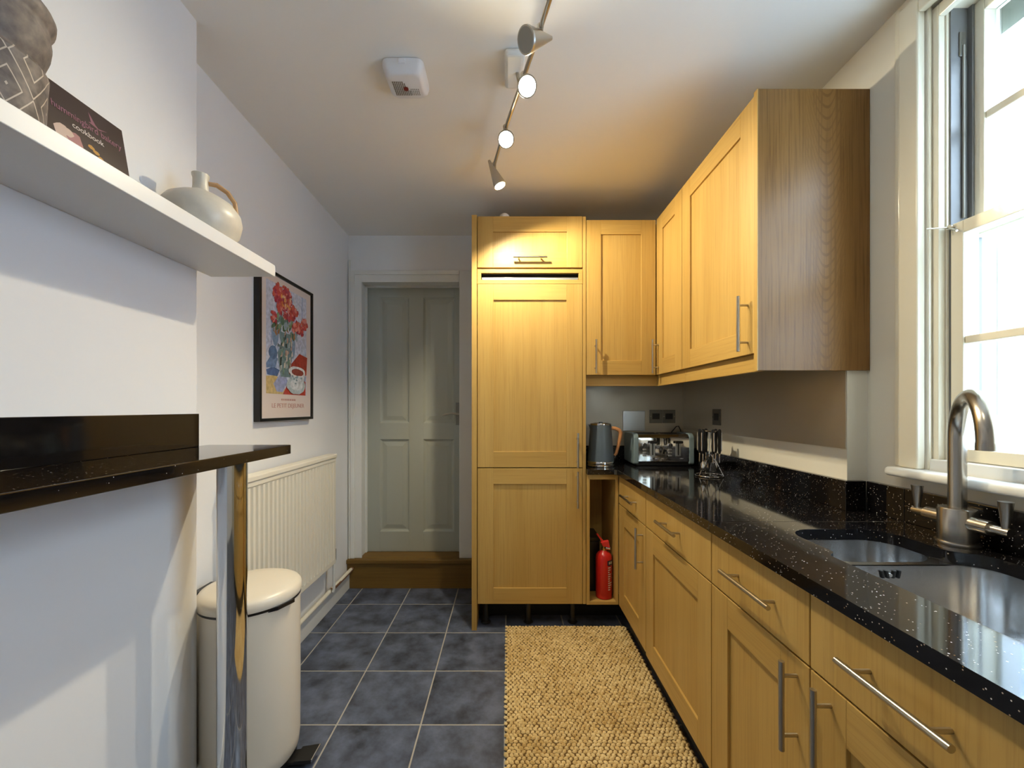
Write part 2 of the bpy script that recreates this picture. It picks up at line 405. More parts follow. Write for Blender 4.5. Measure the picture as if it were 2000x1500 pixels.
# ================================================================== the room
XL, XN, XW, XS = -1.125, -1.006, 1.224, 1.155      # left recess wall, chimney nib, window wall, splashback wall
YN, YB, YA, YR, YF = 1.333, 2.90, 2.70, 1.40, -2.0  # nib end, door wall, alcove back, wall return, wall behind
ZC = lambda y: 2.477 + 0.022 * (2.9 - y)
# floor and tiles
floor = struct(MB().box(-1.3, 1.5, YF - .1, 3.3, -0.10, -0.0014).build('floor', 'grout', smooth=False))
TX = [-0.012 + .335 * k for k in range(-4, 4)]; TY = [1.637 + .335 * k for k in range(-11, 5)]
tile_me = {}
for i in range(len(TX) - 1):
    for j in range(len(TY) - 1):
        x0, x1 = max(TX[i], XL - .005), min(TX[i + 1], 1.10); y0, y1 = max(TY[j], YF), min(TY[j + 1], 2.905)
        if y0 < YN and x0 < XN: x0 = max(x0, XN - .005)
        w, d = round(x1 - x0 - .006, 4), round(y1 - y0 - .006, 4)
        if w < .02 or d < .02: continue
        if (w, d) not in tile_me:
            o = MB().box(-w / 2, w / 2, -d / 2, d / 2, -0.008, 0).build('tile', 'slate_tile', floor, bevel=0.001, org=(0, 0, 0), seg=1)
            tile_me[(w, d)] = o.data
        else:
            o = bpy.data.objects.new('tile', tile_me[(w, d)]); COL.objects.link(o); o.parent = floor
        o.location = ((x0 + x1) / 2, (y0 + y1) / 2, random.uniform(-.0003, 0))
# ceiling (falls slightly towards the door)
struct(MB().hexa([(-1.3, YF - .1, ZC(YF)), (1.6, YF - .1, ZC(YF)), (1.6, 3.3, ZC(3.3)), (-1.3, 3.3, ZC(3.3)),
                  (-1.3, YF - .1, 2.75), (1.6, YF - .1, 2.75), (1.6, 3.3, 2.75), (-1.3, 3.3, 2.75)]).build('ceiling', 'ceiling_paint', smooth=False))
# walls
struct(MB().box(-1.3, XL, YN - .1, 3.3, -.02, 2.62).build('wall_left', 'wall_paint', smooth=False))
struct(MB().box(-1.3, XN, YF - .1, YN, -.02, 2.62).build('wall_chimney', 'wall_paint', bevel=0.006))
DX0, DX1, DZ0, DZ1 = -1.045, -0.325, 0.20, 2.155
struct(MB().box(-1.3, DX0 - .03, YB, 3.2, -.02, 2.6).box(DX1 + .03, .5, YB, 3.2, -.02, 2.6).box(DX0 - .03, DX1 + .03, YB, 3.2, DZ1 + .03, 2.6)
       .box(DX0 - .03, DX1 + .03, 3.0, 3.2, -.02, .17).box(DX0 - .03, DX1 + .03, 3.09, 3.2, .17, DZ1 + .03).build('wall_back', 'wall_paint', smooth=False))  # last box: unseen slab added behind the door to stop light leaking in
struct(MB().box(.455, 1.5, YA, 2.95, -.02, 2.6).build('wall_alcove', 'wall_paint', smooth=False))
struct(MB().box(XS, 1.5, YR, YA, -.02, 1.46).box(XW, 1.5, YR, YA, 1.46, 2.62).build('wall_splashback', 'window_wall_paint', smooth=False))
WY0, WY1, WZ0, WZ1 = 0.17, 1.20, 1.05, 2.43
struct(MB().box(XW, 1.46, WY1, YR, -.02, 2.62).box(XW, 1.46, YF, WY0, -.02, 2.62).box(XW, 1.46, WY0, WY1, -.02, WZ0).box(XW, 1.46, WY0, WY1, WZ1, 2.62)
       .build('wall_right', 'window_wall_paint', smooth=False))
struct(MB().box(-1.3, 1.5, YF - .1, YF, -.02, 2.62).build('wall_front', 'wall_paint', smooth=False))
struct(MB().box(XL, XL + .018, YN, YB, 0, .115).build('baseboard_left', 'gloss_white', bevel=.003))
struct(MB().box(XN, XN + .016, YF, YN + .012, 0, .1).box(XL + .018, XN, YN, YN + .016, 0, .1).build('baseboard_chimney', 'gloss_white', bevel=.003))

# ---------------------------------------------------------------- panelled door, frame, step
d1 = struct(MB().box(DX0, DX1, 3.045, 3.07, DZ0 + .004, DZ1).build('door_1', 'door_paint', org=((DX0 + DX1) / 2, 3.03, DZ0), smooth=False))
dxc = (DX0 + DX1) / 2
s = 803 / 3.03
pX = [((742 - 992) / s, (799 - 992) / s), ((827 - 992) / s, (887 - 992) / s)]
pZ = [(1.26 - (1038 - 797) / s, 1.26 - (858 - 797) / s), (1.26 - (826 - 797) / s, 1.26 + (797 - 581) / s)]
xs = [DX0, pX[0][0], pX[0][1], pX[1][0], pX[1][1], DX1]; zs = [DZ0 + .004, pZ[0][0], pZ[0][1], pZ[1][0], pZ[1][1], DZ1]
for k in (0, 2, 4): MB().box(xs[k], xs[k + 1], 3.03, 3.046, zs[0], zs[5]).build('stile', 'door_paint', d1, bevel=.001)
for c in (1, 3):
    for k in (0, 2, 4): MB().box(xs[c], xs[c + 1], 3.03, 3.046, zs[k], zs[k + 1]).build('rail', 'door_paint', d1, bevel=.001)
for (a, b) in pX:
    for (z0, z1) in pZ:
        mb = MB(); q = .028
        def ring(x0, x1, zz0, zz1, y): return [mb.bm.verts.new(p) for p in ((x0, y, zz0), (x1, y, zz0), (x1, y, zz1), (x0, y, zz1))]
        R = [ring(a, b, z0, z1, 3.034), ring(a + .012, b - .012, z0 + .012, z1 - .012, 3.043), ring(a + .02, b - .02, z0 + .02, z1 - .02, 3.044), ring(a + .05, b - .05, z0 + .05, z1 - .05, 3.037)]
        for A, B in zip(R, R[1:]):
            for k in range(4): mb.bm.faces.new((A[k], A[(k + 1) % 4], B[(k + 1) % 4], B[k]))
        mb.bm.faces.new(R[-1]); mb.build('panel', 'door_paint', d1, smooth=False)
hp = MB().box(-.383, -.330, 3.022, 3.03, 1.135, 1.30).build('handle_plate', 'socket_steel', d1, bevel=.002)
lv = [(-.352, 3.03, 1.215), (-.352, 2.985, 1.215), (-.37, 2.978, 1.216), (-.41, 2.976, 1.222), (-.45, 2.978, 1.214), (-.475, 2.98, 1.206)]
MB().tube(lv, [.009, .008, .008, .0075, .008, .005], 10).build('lever', 'steel', hp)
struct(MB().box(DX0 - .03, DX0, YB + .004, 3.045, DZ0 - .02, DZ1).box(DX1, DX1 + .03, YB + .004, 3.045, DZ0 - .02, DZ1).box(DX0 - .03, DX1 + .03, YB + .004, 3.045, DZ1, DZ1 + .03)
       .box(DX0, DX0 + .012, 3.005, 3.03, DZ0, DZ1).box(DX0, DX1, 3.005, 3.03, DZ1 - .012, DZ1).build('trim_1', 'gloss_white', bevel=.0015))
def arch(mb, x0, x1, z0, z1, horiz=False):
    mb.box(x0, x1, YB - .012, YB + .004, z0, z1)
mb = MB(); arch(mb, -1.105, -1.028, .205, 2.225); arch(mb, -.342, -.222, .205, 2.225); arch(mb, -1.028, -.342, 2.145, 2.225)
mb.box(-1.105, -1.075, YB - .022, YB - .012, .205, 2.225).box(-1.075, -.342, YB - .022, YB - .012, 2.195, 2.225)
struct(mb.build('trim_2', 'gloss_white', bevel=.003))
struct(MB().cyl((-1.113, YB - .012, .2), (-1.113, YB - .012, 2.3), .008, n=8).build('trim_3', 'gloss_white'))
st = thing('wooden_step', (-.66, 2.87, 0), 'varnished wooden step below the panelled door, scuffed along its riser', 'step')
MB().box(XL + .001, -.215, 2.872, 2.893, 0, .176).build('riser', 'step_wood', st, bevel=.001)
MB().box(XL + .001, -.215, 2.855, 2.899, .176, .204).box(DX0 - .0, DX1 + .0, 2.899, 3.03, .176, .204).build('tread', 'step_wood', st, bevel=.005)

# ---------------------------------------------------------------- sash window
w1 = struct(MB().box(1.236, 1.255, 1.180, 1.205, 1.09, 2.42).box(1.236, 1.255, .17, .19, 1.09, 2.42).box(1.236, 1.255, .19, 1.18, 2.385, 2.42)   # staff bead
            .box(1.255, 1.40, 1.176, 1.21, 1.05, 2.43).box(1.255, 1.40, .16, .194, 1.05, 2.43).box(1.255, 1.40, .194, 1.176, 2.40, 2.43)
            .build('window_1', 'gloss_cream', org=(1.3, .68, 1.05), bevel=.002))
MB().box(1.262, 1.31, 1.1715, 1.1765, 1.13, 2.40).box(1.318, 1.352, 1.1715, 1.1765, 1.13, 2.40).build('sash_channel', 'grey_channel', w1, bevel=.001)
MB().box(1.3105, 1.3175, 1.160, 1.1765, 1.13, 2.40).build('parting_bead', 'grey_channel', w1, bevel=.001)
MB().box(1.284, 1.304, 1.168, 1.1714, 2.26, 2.33).build('pulley', 'socket_steel', w1, bevel=.004)
MB().cyl((1.294, 1.167, 1.80), (1.294, 1.167, 2.29), .003, n=8).build('sash_cord', 'lamp_grey', w1)
def sash(name, xf, z0, z1, top, bot, bars, xg):
    yl, yr, st_ = 1.170, .20, .032
    r = MB().box(xf, xf + .045, yl - st_, yl, z0, z1).box(xf, xf + .045, yr, yr + st_, z0, z1).box(xf, xf + .045, yr + st_, yl - st_, z1 - top, z1).box(xf, xf + .045, yr + st_, yl - st_, z0, z0 + bot).build(name, 'gloss_cream', w1, bevel=.002)
    zz = [z0 + bot] + bars + [z1 - top]
    for b in bars: MB().box(xf + .004, xf + .04, yr + st_, yl - st_, b - .011, b + .011).build('glazing_bar', 'gloss_cream', r, bevel=.003)
    ys = [yr + st_, .50, .82, yl - st_]
    for y in ys[1:3]: MB().box(xf + .006, xf + .039, y - .010, y + .010, z0 + bot, z1 - top).build('glazing_bar', 'gloss_cream', r, bevel=.003)
    for a, b in zip(zz, zz[1:]):
        for c, d in zip(ys, ys[1:]): MB().box(xg - .002, xg + .002, c, d, a, b).build('pane', 'window_glass', r, smooth=False)
    return r
ls = sash('lower_sash', 1.260, 1.113, 1.781, .036, .034, [1.449], 1.289)
us = sash('upper_sash', 1.318, 1.745, 2.40, .036, .034, [2.072], 1.350)
MB().box(1.228, 1.40, .16, 1.215, 1.06, 1.112).build('sub_sill', 'gloss_white', w1, bevel=.003)
struct(MB().box(1.168, 1.236, .10, 1.283, 1.052, 1.08).build('trim_sill', 'gloss_white', bevel=.0125, seg=5, angle=40))
MB().cyl((1.258, 1.167, 1.772), (1.205, 1.185, 1.776), .0022, n=8).cyl((1.262, 1.165, 1.772), (1.25, 1.165, 1.772), .007, n=10).cyl((1.252, 1.165, 1.770), (1.245, 1.140, 1.752), .0035, .003, n=8).build('sash_stop', 'steel', ls)
struct(MB().box(1.200, 1.224, 1.205, 1.265, 1.08, 2.475).box(1.206, 1.224, 1.265, 1.285, 1.08, 2.49).box(1.200, 1.224, .1, .165, 1.08, 2.475).box(1.200, 1.224, .165, 1.205, 2.42, 2.475)
       .box(1.224, 1.236, 1.196, 1.2065, 1.08, 2.44).build('trim_4', 'gloss_cream', bevel=.005, seg=3))
# outer masonry reveal and the building across
struct(MB().box(1.40, 1.455, 1.165, 1.24, 1.0, 2.6).build('wall_reveal', 'exterior_white', smooth=False))
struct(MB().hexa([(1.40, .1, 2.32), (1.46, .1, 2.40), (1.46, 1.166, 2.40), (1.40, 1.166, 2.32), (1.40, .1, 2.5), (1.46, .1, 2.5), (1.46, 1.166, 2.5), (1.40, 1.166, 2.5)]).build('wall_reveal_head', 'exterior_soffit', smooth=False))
tag(MB().box(5.0, 5.3, -6, 12, -.5, 3.4).build('neighbouring_building', 'pale_brick', org=(5.0, 3, -.5), smooth=False), 'pale blue-grey brick building seen through the sash window', 'building')
tag(MB().box(1.5, 5.0, -6, 12, -.55, -.5).build('yard_paving', 'exterior_white', org=(3, 3, -.5), smooth=False), kind='structure')

# ================================================================== fitted kitchen
def handle(parent, c, axis, nrm, L=.19, r=.006, off=.034):
    c, a, n = Vector(c), Vector(axis), Vector(nrm); b = c + n * off
    mb = MB().cyl(b - a * L / 2, b + a * L / 2, r, n=14)
    for sgn in (-1, 1): mb.cyl(c + a * sgn * (L / 2 - .032), b + a * sgn * (L / 2 - .032), r * .72, n=10)
    return mb.build('handle', 'steel', parent)
def leaf(parent, plane, f, u0, u1, z0, z1, name='door', rail=.09, slab=False, t=.02, hz=None):
    """cupboard front on plane 'x' (faces -X, u=Y) or 'y' (faces -Y, u=X); f = coordinate of its face"""
    g = .0015; u0 += g; u1 -= g; z0 += g; z1 -= g
    B = (lambda mb, a0, a1, b0, b1, d0, d1: mb.box(f + d0, f + d1, a0, a1, b0, b1)) if plane == 'x' else (lambda mb, a0, a1, b0, b1, d0, d1: mb.box(a0, a1, f + d0, f + d1, b0, b1))
    if slab:
        mb = MB(); B(mb, u0, u1, z0, z1, 0, t)
        d = mb.build(name, 'oak_z', parent, bevel=.0012)
    else:
        mb = MB(); B(mb, u0 + rail - .004, u1 - rail + .004, z0 + rail - .004, z1 - rail + .004, .008, t - .002)
        d = mb.build(name, 'oak_z', parent, smooth=False)
        for a, b in ((u0, u0 + rail), (u1 - rail, u1)):
            mb = MB(); B(mb, a, b, z0, z1, 0, t); mb.build('stile', 'oak_z', d, bevel=.0012)
        for a, b in ((z0, z0 + rail), (z1 - rail, z1)):
            mb = MB(); B(mb, u0 + rail, u1 - rail, a, b, 0, t); mb.build('rail', 'oak_y' if plane == 'x' else 'oak_x', d, bevel=.0012)
    if hz:
        u, z, ax, L = hz
        n = (-1, 0, 0) if plane == 'x' else (0, -1, 0)
        A = (0, 0, 1) if ax == 'v' else ((0, 1, 0) if plane == 'x' else (1, 0, 0))
        handle(d, (f, u, z) if plane == 'x' else (u, f, z), A, n, L)
    return d
FX, FY = 0.628, 2.337
# tall fridge housing
TF = thing('tall_fridge_cabinet', (.125, 2.6, 0), 'tall oak fridge housing with two long doors and a flap door above', 'cabinet')
MB().box(-.205, -.176, 2.328, 2.895, 0, 2.354).build('side_panel', 'oak_z', TF, bevel=.001)
MB().box(.426, .444, FY + .002, 2.895, .145, 2.350).build('side_panel', 'oak_z', TF, bevel=.001)
MB().box(-.176, .426, 2.875, 2.893, .145, 2.35).build('back_panel', 'oak_z', TF, smooth=False)
MB().box(-.176, .426, FY + .022, 2.875, 2.33, 2.35).build('top_panel', 'oak_x', TF, smooth=False)
MB().box(-.176, .426, FY + .022, 2.875, .145, .163).build('bottom_panel', 'oak_x', TF, smooth=False)
MB().box(-.172, .422, FY + .04, 2.86, .165, 1.955).build('fridge', 'black_matte', TF, smooth=False)
leaf(TF, 'y', FY, -.174, .425, 2.058, 2.352, name='flap_door', rail=.088, hz=(.125, 2.108, 'h', .19))
vz0, vz1 = 1.966, 2.050
MB().box(-.174, .425, FY, FY + .02, 2.028, vz1).box(-.174, .425, FY, FY + .02, vz0, 1.990).box(-.174, -.152, FY, FY + .02, 1.990, 2.028).box(.403, .425, FY, FY + .02, 1.990, 2.028).build('vent_frame', 'oak_x', TF, bevel=.001)
MB().box(-.150, .401, FY + .002, FY + .016, 1.979, 2.004).build('vent_bar', 'alu', TF, bevel=.004)
MB().box(-.176, .426, FY + .045, FY + .06, 1.96, 2.05).build('vent_backing', 'black_matte', TF, smooth=False)
leaf(TF, 'y', FY, -.174, .425, .921, 1.966, rail=.09, hz=(.393, 1.022, 'v', .195))
leaf(TF, 'y', FY, -.174, .425, .145, .919, rail=.09, hz=(.393, .80, 'v', .205))
for x in (-.13, .12, .38):
    for y in (2.42, 2.82): MB().lathe((x, y, 0), [(.026, 0), (.03, .006), (.018, .014), (.016, .12), (.026, .13), (.026, .145)], 14).build('foot', 'black_plastic', TF)
# open end unit with extinguisher niche
NU = thing('open_niche_unit', (.52, 2.5, .145), 'narrow open oak niche beneath the worktop corner, beside the tall fridge housing', 'cabinet')
MB().box(.446, .464, FY - .006, 2.69, .145, .885).build('side_panel', 'oak_z', NU, bevel=.001)
MB().box(.464, .627, FY - .006, 2.69, .145, .163).build('shelf_board', 'oak_x', NU, bevel=.001)
MB().box(.464, .61, 2.672, 2.69, .163, .885).build('back_panel', 'oak_z', NU, smooth=False)
MB().box(.610, .627, FY - .006, 2.69, .163, .885).build('side_panel', 'oak_z', NU, bevel=.001)
MB().box(.464, .61, FY - .006, FY + .012, .855, .885).build('top_rail', 'oak_x', NU, bevel=.001)
# base units along the window wall
def carcass(parent, y0, y1, top=.88):
    MB().box(FX + .022, 1.13, y0 + .001, y0 + .019, .145, top).box(FX + .022, 1.13, y1 - .019, y1 - .001, .145, top).box(FX + .022, 1.13, y0 + .019, y1 - .019, .145, .163).box(1.112, 1.13, y0 + .019, y1 - .019, .163, top).build('carcass', 'oak_z', parent, smooth=False)
DT, DB = .878, .721
B1 = thing('base_cabinet', (.88, 2.10, .145), 'slim oak base cabinet with one drawer and door next to the open niche', 'cabinet')
carcass(B1, 1.875, 2.329)
leaf(B1, 'x', FX, 1.875, 2.328, DB, DT, name='drawer', slab=True, hz=(2.08, .797, 'h', .195))
leaf(B1, 'x', FX, 1.875, 2.328, .145, DB - .002, rail=.10, hz=(1.912, .606, 'v', .19))
B2 = thing('base_cabinet', (.88, 1.57, .135), 'oak base cabinet whose wide door has no handle, under a handled drawer', 'cabinet')
carcass(B2, 1.270, 1.872)
leaf(B2, 'x', FX, 1.270, 1.872, DB, DT, name='drawer', slab=True, hz=(1.567, .802, 'h', .19))
leaf(B2, 'x', FX, 1.270, 1.872, .135, DB - .002, rail=.09)
B3 = thing('base_cabinet', (.88, .86, .135), 'oak sink base cabinet with two drawers and paired doors below the sink', 'cabinet')
carcass(B3, .438, 1.268, top=.70)
leaf(B3, 'x', FX, .8555, 1.268, DB, DT, name='drawer', slab=True, hz=(1.046, .803, 'h', .215))
leaf(B3, 'x', FX, .8555, 1.268, .135, DB - .002, hz=(.893, .614, 'v', .193))
leaf(B3, 'x', FX, .438, .8545, DB, DT, name='drawer', slab=True, hz=(.648, .803, 'h', .195))
leaf(B3, 'x', FX, .438, .8545, .135, DB - .002, hz=(.80, .616, 'v', .193))
B4 = thing('base_cabinet', (.88, .14, .135), 'oak base cabinet under the uncut end of the worktop, past the sink', 'cabinet')
carcass(B4, -.16, .436)
leaf(B4, 'x', FX, -.16, .436, DB, DT, name='drawer', slab=True, hz=(.14, .803, 'h', .19))
leaf(B4, 'x', FX, -.16, .436, .135, DB - .002, hz=(.39, .616, 'v', .193))
tag(MB().box(.690, .706, -.16, 2.33, .004, .142).build('plinth', 'plinth_dark', org=(.70, 1.0, 0), bevel=.001), 'dark recessed plinth board running under the oak base cabinets', 'plinth')
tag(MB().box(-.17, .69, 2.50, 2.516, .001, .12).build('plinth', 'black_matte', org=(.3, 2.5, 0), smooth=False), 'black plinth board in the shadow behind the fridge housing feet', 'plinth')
# worktops and sink cut-out
ZW = .915
wt = tag(MB().prism([(.446, 2.309), (.598, 2.309), (.61, 2.297), (.61, 1.2485), (1.223, 1.2485), (1.223, 1.399), (1.154, 1.399), (1.154, 2.699), (.446, 2.699)], ZW - .03, ZW)
         .build('worktop', 'granite', org=(.8, 2, ZW - .03), bevel=.002, smooth=False), 'black sparkle granite worktop corner carrying the kettle and toaster', 'worktop')
HOLE = rounded([(.755, .57, .06), (1.122, .57, .06), (1.122, .955, .06), (1.062, .995, .03), (1.062, 1.171, .075), (.782, 1.171, .075), (.782, .985, .02), (.755, .965, .02)], 8)
ws = tag(MB().prism([(.61, -.18), (1.223, -.18), (1.223, 1.2475), (.61, 1.2475)], ZW - .03, ZW, [HOLE]).build('worktop', 'granite', org=(.8, .6, ZW - .03), bevel=.002, smooth=False),
         'black sparkle granite worktop section cut out around the steel sink', 'worktop')
MB().box(1.134, 1.154, YR - .02, 2.68, ZW, 1.015).box(.446, 1.134, 2.68, 2.699, ZW, 1.015).box(1.154, 1.203, YR - .02, YR - .0, ZW, 1.015).build('upstand', 'granite', wt, bevel=.0015)
MB().box(1.203, 1.223, 1.2485, YR - .02, ZW, 1.015).build('upstand', 'granite', wt, bevel=.0015)
MB().box(1.203, 1.223, -.18, 1.2475, ZW, 1.015).build('upstand', 'granite', ws, bevel=.0015)
SK = thing('kitchen_sink', (.93, .86, .70), 'undermounted stainless steel one and a half bowl sink', 'sink')
def bowl(x0, x1, y0, y1, r, z1, z0, name):
    mb = MB(); rings = []
    lv_ = [(0, z1)] + [(.0 + (1 - math.cos(t)) * .04, z0 + .04 - math.sin(t) * .04) for t in (k * math.pi / 12 for k in range(7))]
    for ins, z in lv_:
        rings.append([mb.bm.verts.new((x, y, z)) for x, y in rrect(x0 + ins, x1 - ins, y0 + ins, y1 - ins, max(r - ins * .6, .02), 8)])
    n = len(rings[0])
    for A, B in zip(rings, rings[1:]):
        for k in range(n): mb.bm.faces.new((A[k], B[k], B[(k + 1) % n], A[(k + 1) % n]))
    mb.bm.faces.new(rings[-1])
    o = mb.build(name, 'sink_steel', SK, recalc=False, angle=60)
    cx, cy = (x0 + x1) / 2, (y0 + y1) / 2
    MB().lathe((cx, cy, z0 + .001), [(.045, 0), (.045, .002), (.036, .004), (.03, .001), (.012, .001), (.012, .006), (.002, .007)], 24).build('drain', 'chrome', o)
    return o
b1 = bowl(.748, 1.130, .562, .985, .075, .8845, .70, 'bowl')
b2 = bowl(.776, 1.068, 1.003, 1.177, .075, .884, .745, 'bowl')
MB().prism([(.735, .55), (1.14, .55), (1.14, 1.19), (.735, 1.19)], .882, .8845, [rrect(.748, 1.130, .562, .985, .075, 8), rrect(.776, 1.068, 1.003, 1.177, .075, 8)]).build('rim', 'sink_steel', SK, smooth=False)
zo = .862
for i, (dx, tl) in enumerate(((-.022, .004), (-.010, .004), (.010, -.004), (.022, -.004))):
    MB().hexa([(.915 + dx + tl - .003, .981, zo - .009), (.915 + dx + tl + .003, .981, zo - .009), (.915 + dx + tl + .003, .986, zo - .009), (.915 + dx + tl - .003, .986, zo - .009),
               (.915 + dx - .003, .981, zo + .009), (.915 + dx + .003, .981, zo + .009), (.915 + dx + .003, .986, zo + .009), (.915 + dx - .003, .986, zo + .009)]).build('overflow_slot', 'black_matte', b1, bevel=.001)
MB().cyl((.915, .982, zo - .002), (.915, .986, zo - .002), .0042, n=14).build('overflow_screw', 'chrome', b1)
# mixer tap
TPX, TPY = 1.142, 1.045
TP = thing('mixer_tap', (TPX, TPY, ZW), 'brushed nickel swan neck mixer tap with two lever handles', 'tap')
MB().lathe((TPX, TPY, ZW), [(.042, 0), (.043, .004), (.042, .008), (.037, .009), (.037, .088), (.035, .092), (.018, .093)], 36).build('body', 'nickel', TP)
dv = Vector((-.118, -.167, 0)); R_ = .102; dn = dv.normalized()
path = [(TPX, TPY, ZW + .09), (TPX, TPY, 1.05), (TPX, TPY, 1.185)]
c0 = Vector((TPX, TPY, 1.185)) + dn * R_
for k in range(1, 25):
    a = math.pi - math.pi * k / 24; path.append(tuple(c0 + dn * (R_ * math.cos(a)) + Vector((0, 0, R_ * math.sin(a)))))
e = Vector(path[-1]); path.append(tuple(e - Vector((0, 0, .001))))
sp_ = MB().tube(path, .0175, 24).build('spout', 'nickel', TP)
MB().cyl(e, e - Vector((0, 0, .016)), .0182, .0182, 24).build('nozzle', 'nickel', sp_)
for sg in (1, -1):
    ar = MB().cyl((TPX, TPY + sg * .03, .975), (TPX, TPY + sg * .075, .975), .0175, n=20).cyl((TPX, TPY + sg * .075, .975), (TPX, TPY + sg * .112, .975), .011, .010, n=16).build('arm', 'nickel', TP)
    MB().cyl((TPX, TPY + sg * .102, .978), (TPX, TPY + sg * .102, 1.045), .0065, .0135, n=18).build('lever', 'nickel', ar)

# wall units
UX, UT, UB, UR = .844, 2.335, 1.447, 1.387
U1 = thing('wall_cabinet', (.64, 2.5, UR), 'oak wall cabinet facing the room above the kettle, beside the fridge housing', 'cabinet')
MB().box(.446, .844, FY + .022, 2.69, UB, UT).build('carcass', 'oak_z', U1, smooth=False)
leaf(U1, 'y', FY, .446, .842, UB, UT - .004, rail=.082, hz=(.496, 1.55, 'v', .19))
MB().box(.446, .862, FY + .035, FY + .053, UR, UB).build('light_rail', 'oak_x', U1, bevel=.001)
U2 = thing('wall_cabinet', (1.0, 2.17, UR), 'narrow oak wall cabinet in the corner with its handle low by the corner', 'cabinet')
MB().box(UX + .022, XS - .002, 1.996, 2.69, UB, UT).build('carcass', 'oak_z', U2, smooth=False)
leaf(U2, 'x', UX, 1.996, 2.336, UB, UT - .004, rail=.085, hz=(2.30, 1.55, 'v', .19))
MB().box(UX + .018, UX + .036, 1.996, FY + .034, UR, UB).build('light_rail', 'oak_y', U2, bevel=.001)
U3 = thing('wall_cabinet', (1.0, 1.69, UR), 'wide oak wall cabinet ending in a brown grained end panel by the window', 'cabinet')
MB().box(UX + .022, XS - .002, 1.409, 1.994, UB, UT).build('carcass', 'oak_z', U3, smooth=False)
leaf(U3, 'x', UX, 1.407, 1.994, UB, UT - .004, rail=.085, hz=(1.447, 1.556, 'v', .195))
MB().box(UX + .018, UX + .036, 1.407, 1.994, UR, UB).build('light_rail', 'oak_y', U3, bevel=.001)
MB().box(UX - .002, XW - .002, 1.388, 1.406, UR, UT + .003).build('end_panel', 'oak_end', U3, bevel=.0008)
MB().box(UX - .0025, UX + .0005, 1.3875, 1.4065, UR, UT + .003).build('edge_strip', 'oak_z', U3, smooth=False)
# splashback sheets and sockets
tag(MB().box(.446, XS - .004, YA - .004, YA - .0005, 1.015, UB + .1).build('splashback', 'splash_steel', org=(.8, YA, 1.015), smooth=False), 'brushed steel splashback sheet behind the kettle and toaster', 'splashback')
tag(MB().box(XS - .004, XS - .0005, YR + .002, YA - .005, 1.121, UB + .1).build('splashback', 'splash_steel', org=(XS, 2, 1.1), smooth=False), 'brushed steel splashback sheet above the white strip, under the long wall cabinets', 'splashback')
def plate(name, c, w, h, label, gang, plane):
    t = thing(name, c, label, 'socket')
    def B(mb, a0, a1, z0, z1, d0, d1):
        return mb.box(c[0] + a0, c[0] + a1, c[1] - d1, c[1] - d0, c[2] + z0, c[2] + z1) if plane == 'y' else mb.box(c[0] - d1, c[0] - d0, c[1] + a0, c[1] + a1, c[2] + z0, c[2] + z1)
    for k in range(gang):
        u = (k - (gang - 1) / 2) * (w + .002)
        B(MB(), u - w / 2, u + w / 2, -h / 2, h / 2, .0005, .005).build('face_plate', 'socket_steel', t, bevel=.002)
        B(MB(), u - .024, u + .024, -.018, .020, .004, .0065).build('insert', 'black_plastic', t, bevel=.002)
        for q in (-.034, .034): B(MB(), u + q - .003, u + q + .003, -.003, .003, .005, .006).build('screw', 'chrome', t)
plate('power_socket', (1.012, YA - .004, 1.205), .084, .086, 'pair of steel sockets with black inserts above the toaster', 2, 'y')
plate('power_socket', (XS - .004, 2.262, 1.21), .088, .088, 'single steel socket with black insert above the utensil stand', 1, 'x')
t = thing('blank_plate', (.825, YA - .004, 1.175), 'wide blank satin steel plate between kettle and toaster', 'plate')
MB().box(.753, .897, YA - .010, YA - .005, 1.11, 1.242).build('cover', 'plate_steel', t, bevel=.002)

# ================================================================== things on the worktop
KX, KY = .553, 2.45
K = thing('electric_kettle', (KX, KY, ZW), 'grey tapered kettle with chrome rim and pale wooden handle', 'kettle')
MB().lathe((KX, KY, ZW), [(.074, 0), (.08, .003), (.08, .012), (.076, .016)], 40).build('power_base', 'chrome', K)
MB().lathe((KX, KY, ZW + .016), [(.078, 0), (.079, .006), (.079, .012), (.077, .016)], 40).build('base_ring', 'chrome', K)
MB().lathe((KX, KY, ZW + .032), [(.077, 0), (.076, .02), (.062, .205), (.060, .212)], 40).build('body', 'kettle_grey', K)
MB().lathe((KX, KY, ZW + .244), [(.061, 0), (.062, .004), (.060, .010), (.05, .012), (.047, .008)], 40).build('rim', 'chrome', K)
MB().lathe((KX, KY, ZW + .250), [(.048, 0), (.046, .003), (.012, .005), (.011, .012), (.004, .013)], 32).build('lid', 'kettle_grey', K)
MB().hexa([(KX - .060, KY - .014, ZW + .205), (KX - .055, KY - .014, ZW + .244), (KX - .055, KY + .014, ZW + .244), (KX - .060, KY + .014, ZW + .205),
           (KX - .066, KY - .006, ZW + .232), (KX - .073, KY - .008, ZW + .248), (KX - .073, KY + .008, ZW + .248), (KX - .066, KY + .006, ZW + .232)]).build('spout', 'kettle_grey', K, bevel=.002)
hpth = [(KX + .055, KY, ZW + .226), (KX + .085, KY, ZW + .224), (KX + .108, KY, ZW + .215), (KX + .119, KY, ZW + .198), (KX + .116, KY, ZW + .17), (KX + .104, KY, ZW + .12), (KX + .092, KY, ZW + .075), (KX + .082, KY, ZW + .062)]
MB().tube(hpth, [.010, .011, .012, .012, .011, .010, .009, .008], 12).build('handle', 'ash_handle', K)
